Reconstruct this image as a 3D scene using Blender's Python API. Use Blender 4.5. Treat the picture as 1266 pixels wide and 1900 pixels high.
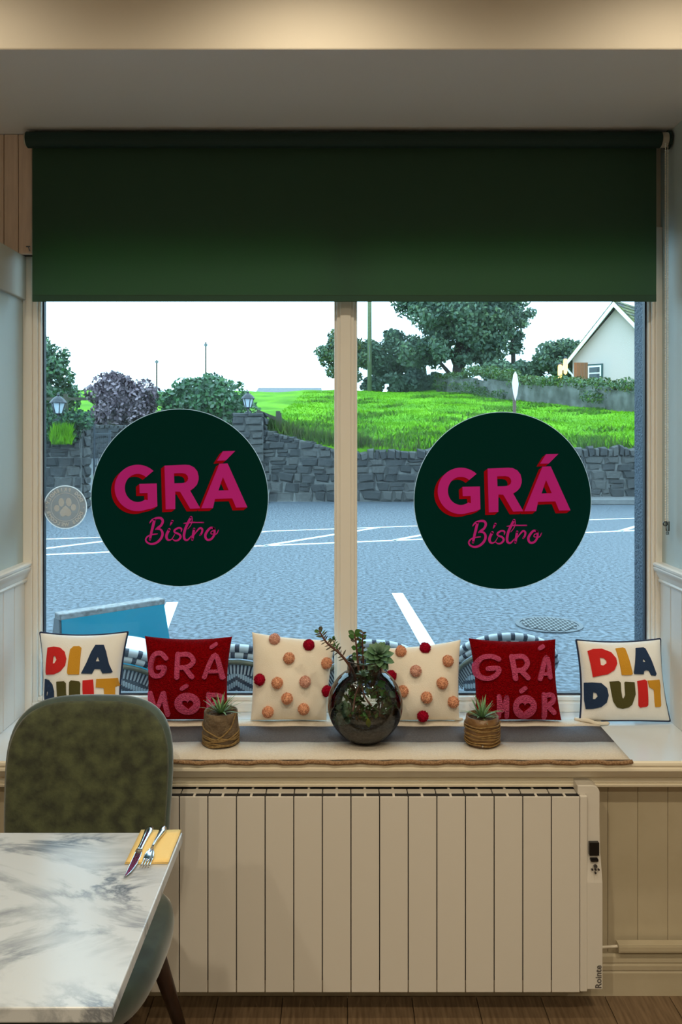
import bpy, bmesh, math, random
import numpy as np
from mathutils import Vector, Matrix, Euler
from mathutils.geometry import tessellate_polygon

for o in list(bpy.data.objects): bpy.data.objects.remove(o)
sc = bpy.context.scene
COL = sc.collection
random.seed(7)

# ------------------------------------------------------------------ camera, sky, lamps, exposure
F, CX, HY, H = 1463.0, 633.0, 810.0, 1.632        # focal length in pixels, eye column, horizon row, eye height
cam_d = bpy.data.cameras.new('camera'); cam = bpy.data.objects.new('camera', cam_d); COL.objects.link(cam)
cam_d.sensor_fit = 'VERTICAL'; cam_d.sensor_height = 36.0; cam_d.lens = F / 1900 * 36
cam_d.shift_y = -(950 - HY) / 1900; cam_d.clip_start = .05; cam_d.clip_end = 600
cam.location = (0, 0, H); cam.rotation_euler = (math.pi / 2, 0, 0)
sc.camera = cam

sc.view_settings.view_transform = 'Standard'; sc.view_settings.look = 'None'
sc.view_settings.gamma = 1; sc.view_settings.use_curve_mapping = False; sc.view_settings.exposure = 0.0
sc.cycles.use_denoising = True
sc.cycles.max_bounces = 8; sc.cycles.transparent_max_bounces = 24; sc.cycles.diffuse_bounces = 5
sc.cycles.sample_clamp_indirect = 4.0

world = bpy.data.worlds.new('overcast_sky'); sc.world = world; world.use_nodes = True
bg = world.node_tree.nodes['Background']
bg.inputs[0].default_value = (.53, .82, 1.0, 1); bg.inputs[1].default_value = 4.2

WARM = (1.0, .85, .61)
LAMPS = [(-.08, 1.58, 3.9, 150), (.88, 1.58, 3.4, 150), (-1.02, 1.62, 2.0, 150), (-.5, .2, 11, 160), (.7, .2, 11, 160), (-1.4, -1.2, 13, 160), (.1, -1.2, 13, 160), (1.5, -1.2, 13, 160),
         (.24, -6.3, 8, 110), (.62, -6.5, 8, 110), (.16, -8.4, 8, 110), (.52, -8.6, 8, 110)]   # x, y, power, cone in degrees

# ------------------------------------------------------------------ helpers
def at(px, py, Y): return Vector(((px - CX) * Y / F, Y, H - (py - HY) * Y / F))
def lin(r, g, b):
    def c(v):
        v /= 255.0
        return v / 12.92 if v <= .04045 else ((v + .055) / 1.055) ** 2.4
    return (c(r), c(g), c(b), 1)

def nodes_of(name):
    m = bpy.data.materials.new(name); m.use_nodes = True
    return m, m.node_tree, m.node_tree.nodes['Principled BSDF']

def mat(name, col, rough=.5, col2=None, scale=8., detail=4., contrast=(.35, .65), bump=0., bscale=60., metal=0., spec=.5, sheen=0., coat=0., stretch=None):
    m, nt, b = nodes_of(name); N = nt.nodes; L = nt.links
    b.inputs['Roughness'].default_value = rough; b.inputs['Metallic'].default_value = metal
    b.inputs['Specular IOR Level'].default_value = spec
    b.inputs['Sheen Weight'].default_value = sheen; b.inputs['Coat Weight'].default_value = coat
    c = tuple(col) if len(col) == 4 else tuple(col) + (1,)
    b.inputs['Base Color'].default_value = c
    tc = N.new('ShaderNodeTexCoord'); src = tc.outputs['Object']
    if stretch:
        mp = N.new('ShaderNodeMapping'); mp.inputs['Scale'].default_value = stretch
        L.new(src, mp.inputs[0]); src = mp.outputs[0]
    if col2 is not None:
        c2 = tuple(col2) if len(col2) == 4 else tuple(col2) + (1,)
        nz = N.new('ShaderNodeTexNoise'); nz.inputs['Scale'].default_value = scale; nz.inputs['Detail'].default_value = detail
        L.new(src, nz.inputs['Vector'])
        r = N.new('ShaderNodeValToRGB'); r.color_ramp.elements[0].position = contrast[0]; r.color_ramp.elements[1].position = contrast[1]
        r.color_ramp.elements[0].color = c; r.color_ramp.elements[1].color = c2
        L.new(nz.outputs['Fac'], r.inputs[0]); L.new(r.outputs[0], b.inputs['Base Color'])
    if bump:
        n2 = N.new('ShaderNodeTexNoise'); n2.inputs['Scale'].default_value = bscale; n2.inputs['Detail'].default_value = 5
        L.new(src, n2.inputs['Vector'])
        bp = N.new('ShaderNodeBump'); bp.inputs['Strength'].default_value = bump; bp.inputs['Distance'].default_value = .02
        L.new(n2.outputs['Fac'], bp.inputs['Height']); L.new(bp.outputs[0], b.inputs['Normal'])
    return m

def emit(name, col, s):
    m = bpy.data.materials.new(name); m.use_nodes = True; nt = m.node_tree
    nt.nodes.remove(nt.nodes['Principled BSDF']); e = nt.nodes.new('ShaderNodeEmission')
    e.inputs[0].default_value = tuple(col) + (1,); e.inputs[1].default_value = s
    nt.links.new(e.outputs[0], nt.nodes['Material Output'].inputs[0]); return m

def glass(name, tint, ior=1.45, rough=0.0):
    m = bpy.data.materials.new(name); m.use_nodes = True; nt = m.node_tree; N = nt.nodes; L = nt.links
    N.remove(N['Principled BSDF'])
    t = N.new('ShaderNodeBsdfTransparent'); t.inputs[0].default_value = tuple(tint) + (1,)
    g = N.new('ShaderNodeBsdfGlossy'); g.inputs['Roughness'].default_value = rough
    fr = N.new('ShaderNodeFresnel'); fr.inputs[0].default_value = ior
    mx = N.new('ShaderNodeMixShader'); L.new(fr.outputs[0], mx.inputs[0]); L.new(t.outputs[0], mx.inputs[1]); L.new(g.outputs[0], mx.inputs[2])
    L.new(mx.outputs[0], N['Material Output'].inputs[0]); return m

class MB:
    def __init__(s): s.v = []; s.f = []; s.m = []
    def add(s, vs, fs, mi=0):
        b = len(s.v); s.v += [tuple(p) for p in vs]
        for f in fs: s.f.append(tuple(b + i for i in f)); s.m.append(mi)
        return s
    def box(s, x0, x1, y0, y1, z0, z1, mi=0):
        return s.add([(x0,y0,z0),(x1,y0,z0),(x1,y1,z0),(x0,y1,z0),(x0,y0,z1),(x1,y0,z1),(x1,y1,z1),(x0,y1,z1)],
                     [(0,3,2,1),(4,5,6,7),(0,1,5,4),(1,2,6,5),(2,3,7,6),(3,0,4,7)], mi)
    def bar(s, a, b, w, h, mi=0, up=(0,0,1)):
        a = Vector(a); b = Vector(b); d = (b - a).normalized(); u = Vector(up)
        if abs(d.dot(u)) > .98: u = Vector((0,1,0))
        r = d.cross(u).normalized() * w / 2; u = r.cross(d).normalized() * h / 2
        vs = [a-r-u, a+r-u, a+r+u, a-r+u, b-r-u, b+r-u, b+r+u, b-r+u]
        return s.add(vs, [(0,1,2,3),(7,6,5,4),(0,4,5,1),(1,5,6,2),(2,6,7,3),(3,7,4,0)], mi)
    def tube(s, pts, rad, seg=8, mi=0, cap=True, mif=None):
        pts = [Vector(p) for p in pts]; n = len(pts)
        rr = rad if isinstance(rad, (list, tuple)) else [rad] * n
        vs = []; nrm = None
        for i, p in enumerate(pts):
            d = (pts[min(i+1,n-1)] - pts[max(i-1,0)]).normalized()
            if nrm is None:
                nrm = d.orthogonal().normalized()
            else:
                nrm = (nrm - d * nrm.dot(d))
                nrm = nrm.normalized() if nrm.length > 1e-6 else d.orthogonal().normalized()
            bn = d.cross(nrm)
            for k in range(seg):
                a = 2*math.pi*k/seg
                vs.append(p + (nrm*math.cos(a) + bn*math.sin(a)) * rr[i])
        b = len(s.v); s.v += [tuple(p) for p in vs]
        for i in range(n-1):
            for k in range(seg):
                k2 = (k+1) % seg
                s.f.append((b+i*seg+k, b+i*seg+k2, b+(i+1)*seg+k2, b+(i+1)*seg+k)); s.m.append(mif(i) if mif else mi)
        if cap:
            s.f.append(tuple(b+k for k in reversed(range(seg)))); s.m.append(mif(0) if mif else mi)
            s.f.append(tuple(b+(n-1)*seg+k for k in range(seg))); s.m.append(mif(n-2) if mif else mi)
        return s
    def lathe(s, prof, c=(0,0,0), seg=32, mi=0, cap=False):
        n = len(prof); b = len(s.v)
        for r, z in prof:
            for k in range(seg):
                a = 2*math.pi*k/seg; s.v.append((c[0]+r*math.cos(a), c[1]+r*math.sin(a), c[2]+z))
        for i in range(n-1):
            for k in range(seg):
                k2 = (k+1) % seg
                s.f.append((b+i*seg+k, b+i*seg+k2, b+(i+1)*seg+k2, b+(i+1)*seg+k)); s.m.append(mi)
        if cap:
            s.f.append(tuple(b+k for k in reversed(range(seg)))); s.m.append(mi)
            s.f.append(tuple(b+(n-1)*seg+k for k in range(seg))); s.m.append(mi)
        return s
    def extrude_x(s, prof, x0, x1, mi=0):           # prof: (y, z) loop, counted anticlockwise seen from +x
        n = len(prof); vs = [(x0,y,z) for y,z in prof] + [(x1,y,z) for y,z in prof]
        fs = [(i, (i+1)%n, n+(i+1)%n, n+i) for i in range(n)]
        return s.add(vs, fs + [tuple(reversed(range(n))), tuple(range(n, 2*n))], mi)
    def extrude_y(s, prof, y0, y1, mi=0):           # prof: (x, z) loop
        n = len(prof); vs = [(x,y0,z) for x,z in prof] + [(x,y1,z) for x,z in prof]
        fs = [(i, n+i, n+(i+1)%n, (i+1)%n) for i in range(n)]
        return s.add(vs, fs + [tuple(range(n)), tuple(reversed(range(n, 2*n)))], mi)
    def grid(s, fn, nu, nv, mi=0, closed_u=False):
        b = len(s.v)
        for j in range(nv+1):
            for i in range(nu+1): s.v.append(tuple(fn(i/nu, j/nv)))
        for j in range(nv):
            for i in range(nu):
                a = b + j*(nu+1) + i; s.f.append((a, a+1, a+nu+2, a+nu+1)); s.m.append(mi)
        return s
    def ball(s, c, r, seg=12, rings=8, mi=0, sc3=(1,1,1)):
        prof = [(max(1e-4, r*math.sin(math.pi*i/rings)), -r*math.cos(math.pi*i/rings)) for i in range(rings+1)]
        b = len(s.v); s.lathe(prof, (0,0,0), seg, mi)
        for i in range(b, len(s.v)):
            x,y,z = s.v[i]; s.v[i] = (c[0]+x*sc3[0], c[1]+y*sc3[1], c[2]+z*sc3[2])
        return s
    def mesh(s, name, mats, smooth=False, fix=True):
        me = bpy.data.meshes.new(name); me.from_pydata(s.v, [], s.f)
        for m in (mats if isinstance(mats, (list, tuple)) else [mats]): me.materials.append(m)
        me.polygons.foreach_set('material_index', s.m)
        if fix:
            bm = bmesh.new(); bm.from_mesh(me); bmesh.ops.recalc_face_normals(bm, faces=bm.faces); bm.to_mesh(me); bm.free()
        if smooth: me.polygons.foreach_set('use_smooth', [True]*len(me.polygons))
        me.update(); return me
    def build(s, name, mats, parent=None, smooth=False, bevel=0., bseg=2, loc=None, rot=None, sub=0, fix=True, solid=0.):
        o = bpy.data.objects.new(name, s.mesh(name, mats, smooth, fix)); COL.objects.link(o); o.parent = parent
        if loc is not None: o.location = loc
        if rot is not None: o.rotation_euler = rot
        if solid:
            q = o.modifiers.new('solid', 'SOLIDIFY'); q.thickness = solid; q.offset = 0
        if bevel:
            q = o.modifiers.new('bevel', 'BEVEL'); q.width = bevel; q.segments = bseg; q.limit_method = 'ANGLE'; q.angle_limit = math.radians(40)
        if sub:
            q = o.modifiers.new('sub', 'SUBSURF'); q.levels = sub; q.render_levels = sub
        return o

def inst(name, me, parent=None, loc=(0,0,0), rot=(0,0,0), scale=(1,1,1), mw=None):
    o = bpy.data.objects.new(name, me); COL.objects.link(o); o.parent = parent
    if mw is not None: o.matrix_local = mw
    else: o.location = loc; o.rotation_euler = rot; o.scale = scale
    return o
def tag(o, label=None, cat=None, group=None, kind=None):
    if label: o['label'] = label
    if cat: o['category'] = cat
    if group: o['group'] = group
    if kind: o['kind'] = kind
    return o
def empty(name, loc=(0,0,0), rot=(0,0,0)):
    o = bpy.data.objects.new(name, None); COL.objects.link(o); o.location = loc; o.rotation_euler = rot; o.empty_display_size = .05
    return o
def struct(o, label=None): return tag(o, label, None, None, 'structure')
def copy_tree(o, parent=None):
    c = o.copy(); COL.objects.link(c); c.parent = parent
    for ch in list(o.children): copy_tree(ch, c)
    return c

def catmull(pts, n=8):
    P = [Vector(p) for p in pts]; out = []
    for i in range(len(P)-1):
        p0 = P[max(i-1,0)]; p1 = P[i]; p2 = P[i+1]; p3 = P[min(i+2,len(P)-1)]
        for k in range(n):
            t = k/n
            out.append(.5*((2*p1)+(p2-p0)*t+(2*p0-5*p1+4*p2-p3)*t*t+(3*p1-p0-3*p2+p3)*t**3))
    out.append(P[-1]); return out

def stroke2d(pts, w, n=6, caps=True):
    """a ribbon with round ends along 2-D points (x, y[, width]): (verts, faces)"""
    W = [p[2] if len(p) > 2 else w for p in pts]
    q = catmull([(p[0], p[1], W[i]) for i, p in enumerate(pts)], n) if len(pts) > 2 else [Vector((p[0], p[1], W[i])) for i, p in enumerate(pts)]
    vs, fs = [], []; m = len(q)
    for i, p in enumerate(q):
        a = q[max(i-1,0)]; b = q[min(i+1,m-1)]; d = Vector((b.x-a.x, b.y-a.y)); d = d.normalized() if d.length > 1e-9 else Vector((1,0))
        nn = Vector((-d.y, d.x)) * p.z / 2
        vs += [(p.x+nn.x, p.y+nn.y), (p.x-nn.x, p.y-nn.y)]
    for i in range(m-1): fs.append((2*i, 2*i+1, 2*i+3, 2*i+2))
    if caps:
        for p in ([q[0], q[-1]]):
            b = len(vs); vs += [(p.x + p.z/2*math.cos(2*math.pi*k/12), p.y + p.z/2*math.sin(2*math.pi*k/12)) for k in range(12)]
            fs.append(tuple(b+k for k in range(12)))
    return vs, fs

def poly2d(outer, holes=()):
    loops = [[Vector((x, y, 0)) for x, y in outer]] + [[Vector((x, y, 0)) for x, y in h] for h in holes]
    tris = tessellate_polygon(loops)
    return [(v.x, v.y) for l in loops for v in l], [tuple(t) for t in tris]

def merge2d(parts):
    vs, fs = [], []
    for v, f in parts:
        b = len(vs); vs += v; fs += [tuple(b+i for i in q) for q in f]
    return vs, fs

def mesh_np(name, V, Fq, mats, parent=None, k=4):
    me = bpy.data.meshes.new(name); nv = len(V); nf = len(Fq)
    me.vertices.add(nv); me.vertices.foreach_set('co', V.astype(np.float32).ravel())
    me.loops.add(nf*k); me.loops.foreach_set('vertex_index', Fq.astype(np.int32).ravel())
    me.polygons.add(nf); me.polygons.foreach_set('loop_start', np.arange(0, nf*k, k, dtype=np.int32))
    for m in (mats if isinstance(mats, (list, tuple)) else [mats]): me.materials.append(m)
    nm = len(me.materials)
    if nm > 1:
        me.polygons.foreach_set('material_index', np.random.default_rng(nf).integers(0, nm, nf).astype(np.int32))
    me.update(calc_edges=True); me.validate()
    o = bpy.data.objects.new(name, me); COL.objects.link(o); o.parent = parent; return o

def leaf_cloud(name, clusters, n, size, mats, parent=None, seed=1, shell=.5, aspect=.55):
    g = np.random.default_rng(seed); C = np.array([c[:6] for c in clusters], float)
    w = np.array([c[6] if len(c) > 6 else c[3]*c[5] for c in clusters], float); w /= w.sum()
    idx = g.choice(len(C), n, p=w); d = g.normal(size=(n,3)); d /= np.linalg.norm(d, axis=1)[:,None]
    r = shell + (1.06-shell)*g.random(n)**.7
    p = C[idx,:3] + d*r[:,None]*C[idx,3:6]
    a = g.normal(size=(n,3)); a /= np.linalg.norm(a, axis=1)[:,None]
    nn = d + .8*g.normal(size=(n,3)); b = np.cross(a, nn); b /= (np.linalg.norm(b, axis=1)[:,None]+1e-9); a = np.cross(nn, b); a /= (np.linalg.norm(a, axis=1)[:,None]+1e-9)
    s = size*(.6+.8*g.random(n))[:,None]
    V = np.stack([p-a*s*.5, p+b*s*aspect*.5, p+a*s*.5, p-b*s*aspect*.5], 1).reshape(-1,3)
    return mesh_np(name, V, np.arange(4*n).reshape(-1,4), mats, parent)

def blades(name, P, h, w, mats, parent=None, seed=1, lean=.35):
    g = np.random.default_rng(seed); n = len(P); an = g.random(n)*2*np.pi
    s = np.stack([np.cos(an), np.sin(an), np.zeros(n)], 1)*(w*(.6+.8*g.random(n)))[:,None]*.5
    top = P + np.stack([lean*h*g.normal(size=n), lean*h*g.normal(size=n), h*(.5+g.random(n))], 1)
    V = np.stack([P-s, P+s, top], 1).reshape(-1,3)
    return mesh_np(name, V, np.arange(3*n).reshape(-1,3), mats, parent, 3)

# ------------------------------------------------------------------ materials
M = {}
M['plaster'] = mat('cream_plaster', (.76,.70,.60), .7, bump=.05, bscale=25)
M['soffit'] = mat('off_white_ceiling_paint', (.74,.78,.83), .8, bump=.03, bscale=20)
M['cream_gloss'] = mat('cream_gloss_paint', (.74,.68,.57), .35, (.68,.62,.51), 6, bump=.03, bscale=40)
M['wainscot'] = mat('shaded_cream_gloss_boards', (.53,.47,.35), .35, (.48,.42,.30), 6, bump=.03, bscale=40)  # cream gloss made darker: shade under the sill put into the colour
M['sill_moulding'] = mat('sill_moulding_warm_lit', (.86,.80,.66), .35)  # white sill paint with the warm lamplight put into its colour
M['sill_top'] = mat('sill_top_cool_daylight', (.70,.77,.84), .22, (.67,.74,.81), 4)  # same white paint, cool daylight put into the colour of the top
M['white_gloss'] = mat('white_gloss_paint', (.76,.77,.76), .33, (.71,.72,.71), 5, bump=.02, bscale=40)
M['sage'] = mat('sage_wall_paint', (.50,.61,.64), .6, (.47,.58,.61), 3, bump=.03, bscale=30)
M['pinkwood'] = mat('pale_pine_boards', (.78,.62,.52), .5, (.70,.55,.46), 14, stretch=(6,6,.6))
M['upvc'] = mat('white_plastic_frame', (.84,.82,.77), .3)
M['seal'] = mat('dark_rubber_seal', (.01,.014,.03), .5)
M['navy_render'] = mat('navy_exterior_render', (.020,.045,.085), .6, (.035,.07,.12), 90, bump=.9, bscale=120)
M['floorwood'] = mat('oak_laminate', (.20,.135,.08), .4, (.125,.08,.045), 9, 6, stretch=(14,1.2,4), bump=.03)
M['grout'] = mat('dark_joint', (.02,.015,.01), .8)
def pane_mat():
    m = glass('dust_and_haze_glass', (.965,.985,.99), 1.25); nt = m.node_tree; N = nt.nodes; L = nt.links
    out = N['Material Output']; src = out.inputs[0].links[0].from_socket
    tr = N.new('ShaderNodeBsdfTranslucent'); tr.inputs[0].default_value = (.85,.9,.9,1)  # thin film: dust plus reflected haze put into the glass
    nz = N.new('ShaderNodeTexNoise'); nz.inputs['Scale'].default_value = 5; nz.inputs['Detail'].default_value = 6
    tc = N.new('ShaderNodeTexCoord'); L.new(tc.outputs['Object'], nz.inputs['Vector'])
    mr = N.new('ShaderNodeMapRange'); mr.inputs['From Min'].default_value = .3; mr.inputs['From Max'].default_value = .75; mr.inputs['To Min'].default_value = .003; mr.inputs['To Max'].default_value = .014
    L.new(nz.outputs['Fac'], mr.inputs['Value'])
    mx = N.new('ShaderNodeMixShader'); L.new(mr.outputs[0], mx.inputs[0]); L.new(src, mx.inputs[1]); L.new(tr.outputs[0], mx.inputs[2]); L.new(mx.outputs[0], out.inputs[0])
    return m
M['glass'] = pane_mat()
M['bowl_glass'] = glass('smoky_bowl_glass', (.88,.90,.90), 1.6)
M['radiator'] = mat('radiator_enamel', (.68,.65,.60), .32)
M['rad_shade'] = mat('radiator_gap_shade', (.012,.012,.015), .6)
M['black'] = mat('black_plastic', (.006,.005,.005), .2)
M['greytext'] = mat('grey_print', (.10,.09,.085), .5)
M['teal_sheen'] = mat('teal_sheen_velvet', (.05,.085,.075), .7, (.035,.06,.055), 30, sheen=.5)  # chair velvet with its lighter teal sheen put into the colour
M['velvet'] = mat('olive_velvet', (.018,.024,.009), .75, (.066,.082,.032), 30, 9, (.34,.66), bump=.12, bscale=180, sheen=.3)
M['walnut'] = mat('dark_walnut', (.035,.013,.008), .35, (.02,.008,.005), 8, stretch=(10,10,1))
M['steel'] = mat('polished_steel', (.75,.77,.80), .12, metal=1)
M['napkin'] = mat('yellow_paper_napkin', (.86,.62,.24), .8, bump=.1, bscale=150)
M['runner'] = mat('cream_woven_cotton', (.74,.68,.59), .9, (.66,.60,.51), 200, bump=.35, bscale=400)
M['stripe'] = mat('grey_woven_stripe', (.085,.090,.11), .9, (.12,.125,.15), 200, bump=.3, bscale=400)
M['hem'] = mat('brown_braid', (.42,.26,.14), .9, (.24,.13,.06), 220, bump=.5, bscale=300)
M['canvas'] = mat('cream_canvas', (.90,.85,.75), .85, (.86,.80,.69), 10, bump=.15, bscale=350)
M['white_canvas'] = mat('white_cotton', (.92,.93,.92), .85, (.88,.89,.87), 8, bump=.12, bscale=350)
M['red_plush'] = mat('dark_red_tufting', (.36,.001,.005), .95, (.24,.0008,.003), 150, bump=.9, bscale=260, spec=.05)
M['pink_plush'] = mat('rose_pink_tufting', (.85,.13,.29), .95, (.68,.08,.20), 170, bump=.9, bscale=260, spec=.05)
M['l_red'] = mat('red_applique', (.60,.010,.010), .85, bump=.15, bscale=300)
M['l_yellow'] = mat('mustard_applique', (.62,.30,.015), .85, bump=.15, bscale=300)
M['l_navy'] = mat('navy_applique', (.006,.028,.085), .85, bump=.15, bscale=300)
M['l_olive'] = mat('olive_applique', (.065,.06,.008), .85, bump=.15, bscale=300)
M['piping'] = mat('navy_piping', (.006,.02,.07), .7)
M['pom_pink'] = mat('peach_wool', (.34,.13,.065), .95, (.88,.47,.30), 7, 3, (.30,.56), bump=.2, bscale=200, spec=.1)
M['pom_rose'] = mat('rosy_wool', (.36,.13,.09), .95, (.90,.56,.46), 8, 3, (.32,.58), bump=.2, bscale=200, spec=.1)
M['pom_red'] = mat('crimson_wool', (.18,.002,.010), .95, (.46,.006,.036), 7, 3, (.30,.56), bump=.2, bscale=200, spec=.1)
M['blind_roll'] = mat('dark_green_roll', (.006,.034,.030), .7)
M['bead'] = mat('pale_bead', (.85,.83,.74), .35)
M['clip'] = glass('clear_plastic_clip', (.75,.78,.78), 1.6)
M['bracket'] = mat('ivory_bracket', (.55,.52,.44), .4)

def blind_mat():
    m = bpy.data.materials.new('green_blind_fabric'); m.use_nodes = True; nt = m.node_tree; N = nt.nodes; L = nt.links
    N.remove(N['Principled BSDF'])
    d = N.new('ShaderNodeBsdfDiffuse'); d.inputs[0].default_value = (.045,.095,.070,1)
    t = N.new('ShaderNodeBsdfTranslucent'); t.inputs[0].default_value = (.048,.102,.034,1)
    a = N.new('ShaderNodeAddShader'); L.new(d.outputs[0], a.inputs[0]); L.new(t.outputs[0], a.inputs[1])
    L.new(a.outputs[0], N['Material Output'].inputs[0]); return m
M['blind'] = blind_mat()

def marble_mat():
    m, nt, b = nodes_of('white_marble'); N = nt.nodes; L = nt.links
    tc = N.new('ShaderNodeTexCoord'); mp = N.new('ShaderNodeMapping'); mp.inputs['Scale'].default_value = (1.,1.7,1.); mp.inputs['Rotation'].default_value = (0,0,.35)
    L.new(tc.outputs['Object'], mp.inputs[0])
    w = N.new('ShaderNodeTexNoise'); w.inputs['Scale'].default_value = 3.2; w.inputs['Detail'].default_value = 8; w.inputs['Roughness'].default_value = .62; w.inputs['Distortion'].default_value = 1.2
    L.new(mp.outputs[0], w.inputs['Vector'])
    r = N.new('ShaderNodeValToRGB'); e = r.color_ramp.elements
    e[0].position = .435; e[0].color = (0,0,0,1); e[1].position = .495; e[1].color = (1,1,1,1)
    q = e.new(.565); q.color = (0,0,0,1)
    L.new(w.outputs['Fac'], r.inputs[0])
    w2 = N.new('ShaderNodeTexNoise'); w2.inputs['Scale'].default_value = 4.; w2.inputs['Detail'].default_value = 3
    L.new(mp.outputs[0], w2.inputs['Vector'])
    r2 = N.new('ShaderNodeValToRGB'); r2.color_ramp.elements[0].position = .40; r2.color_ramp.elements[1].position = .66
    L.new(w2.outputs['Fac'], r2.inputs[0])
    mu = N.new('ShaderNodeMath'); mu.operation = 'MULTIPLY'; L.new(r.outputs[0], mu.inputs[0]); L.new(r2.outputs[0], mu.inputs[1])
    mx = N.new('ShaderNodeMixRGB'); mx.inputs[1].default_value = (.54,.57,.60,1); mx.inputs[2].default_value = (.10,.12,.155,1)
    L.new(mu.outputs[0], mx.inputs[0]); L.new(mx.outputs[0], b.inputs['Base Color']); b.inputs['Roughness'].default_value = .22
    return m
M['marble'] = marble_mat()

def chevron_mat():
    m, nt, b = nodes_of('navy_white_chevron_weave'); N = nt.nodes; L = nt.links
    tc = N.new('ShaderNodeTexCoord'); sp = N.new('ShaderNodeSeparateXYZ'); L.new(tc.outputs['Object'], sp.inputs[0])
    def mth(op, a, bb=None, v=None):
        n = N.new('ShaderNodeMath'); n.operation = op; L.new(a, n.inputs[0])
        if bb is not None: L.new(bb, n.inputs[1])
        if v is not None: n.inputs[1].default_value = v
        return n.outputs[0]
    xs = mth('SNAP', sp.outputs['X'], v=.009); ax = mth('ABSOLUTE', xs)
    s = mth('ADD', mth('MULTIPLY', sp.outputs['Z'], v=1.0), mth('MULTIPLY', ax, v=.62))
    fr = mth('FRACT', mth('MULTIPLY', s, v=26.)); st = mth('GREATER_THAN', fr, v=.56)
    gx = mth('LESS_THAN', mth('FRACT', mth('MULTIPLY', sp.outputs['X'], v=111.)), v=.16)
    dk = mth('MAXIMUM', st, gx)
    mx = N.new('ShaderNodeMixRGB'); mx.inputs[1].default_value = (.42,.50,.55,1); mx.inputs[2].default_value = (.010,.018,.045,1)
    L.new(dk, mx.inputs[0]); L.new(mx.outputs[0], b.inputs['Base Color']); b.inputs['Roughness'].default_value = .5; return m
M['chevron'] = chevron_mat()
M['rattan_navy'] = mat('navy_rattan', (.010,.016,.04), .45)
M['rattan_white'] = mat('white_rattan', (.68,.72,.74), .45)
M['bamboo'] = mat('olive_bamboo_tube', (.16,.14,.07), .4, (.10,.09,.045), 30)
M['turquoise'] = mat('turquoise_board_face', (.002,.27,.40), .45, (.004,.31,.44), 3, spec=.2)
M['board_edge'] = mat('weathered_white_edge', (.42,.42,.42), .7, (.22,.20,.19), 40)
M['grey_metal'] = mat('grey_metal', (.12,.13,.14), .5)
M['white_table'] = mat('white_table_top', (.72,.74,.74), .3)
M['asphalt'] = mat('wet_asphalt', (.028,.037,.050), .6, (.165,.20,.24), 24, 10, (.39,.63), bump=.5, bscale=40, spec=.35)
M['road_paint'] = mat('white_road_paint', (.80,.82,.84), .6, (.55,.58,.60), 30, 5, (.55,.8))
M['kerb'] = mat('grey_kerb_concrete', (.20,.20,.20), .8, (.14,.14,.14), 12)
M['iron'] = mat('cast_iron', (.055,.06,.07), .5, (.09,.10,.11), 60)
M['stone'] = [mat('blue_grey_stone', (.032,.034,.036), .85, (.070,.070,.070), 9, 6, bump=.4, bscale=30),
              mat('dark_grey_stone', (.022,.024,.026), .85, (.052,.054,.055), 7, 6, bump=.4, bscale=30),
              mat('light_grey_stone', (.055,.055,.055), .85, (.11,.107,.10), 8, 6, bump=.4, bscale=30)]
M['mortar'] = mat('old_lime_mortar', (.20,.20,.19), .9, (.11,.112,.11), 10, bump=.3, bscale=40)
M['garden_wall'] = mat('weathered_lime_render', (.20,.20,.19), .9, (.07,.075,.06), 1.6, 6, (.35,.62), bump=.3, bscale=8)
M['grass'] = mat('meadow_grass', (.080,.25,.004), .9, (.17,.43,.006), .55, 6, (.38,.62), spec=.1)
M['grass_blade'] = mat('bright_grass_blades', (.10,.30,.005), .8, (.20,.46,.008), .7, 5, spec=.1)
M['grass_dark'] = mat('rank_grass', (.045,.13,.012), .8, (.11,.19,.03), 2., spec=.1)
M['weed'] = mat('dry_weeds', (.10,.11,.04), .8, (.05,.10,.03), 3., spec=.1)
M['path'] = mat('driveway_tarmac', (.11,.12,.13), .8, (.09,.12,.03), .9, 5, (.45,.62))
M['leaf_dark'] = mat('dark_tree_leaves', (.065,.110,.080), .7, (.14,.21,.14), .6, spec=.2)
M['leaf_mid'] = mat('mid_tree_leaves', (.095,.165,.10), .7, (.17,.25,.12), .5, spec=.2)
M['leaf_yellow'] = mat('yellowing_leaves', (.13,.15,.025), .7, (.07,.11,.03), .5, spec=.2)
M['leaf_purple'] = mat('mauve_leaves', (.17,.115,.14), .75, (.34,.26,.29), 2.2, spec=.2)
M['leaf_purple_d'] = mat('dark_mauve_leaves', (.05,.030,.042), .75, (.10,.07,.085), 2.2, spec=.2)
M['leaf_hedge'] = mat('glossy_hedge_leaves', (.026,.10,.034), .5, (.075,.19,.055), 1.5, spec=.3)
M['ivy'] = mat('ivy_leaves', (.015,.06,.035), .5, (.05,.12,.06), 3., spec=.3)
M['bark'] = mat('tree_bark', (.050,.036,.028), .9, (.03,.022,.018), 5, stretch=(4,4,1))
M['pole_wood'] = mat('mossy_pole_wood', (.16,.19,.09), .85, (.10,.13,.06), 2, stretch=(4,4,.5))
M['render_white'] = mat('white_house_render', (.62,.53,.49), .85)
M['barge'] = mat('white_bargeboard', (.78,.80,.80), .5)
M['slate'] = mat('mossy_roof_tiles', (.05,.05,.045), .8, (.14,.15,.03), 2.2, 5, (.4,.6))
M['frame_green'] = mat('dark_green_surround', (.008,.05,.045), .5)
M['pane_dark'] = mat('dark_window_pane', (.03,.045,.05), .08)
M['timber'] = mat('orange_timber', (.16,.065,.016), .7, (.10,.04,.01), 8, stretch=(8,8,1))
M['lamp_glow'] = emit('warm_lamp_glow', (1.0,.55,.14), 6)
M['lamp_core'] = emit('lamp_core', (1.0,.75,.35), 30)
M['lantern_glass'] = mat('frosted_lantern_glass', (.62,.70,.76), .2)
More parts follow.
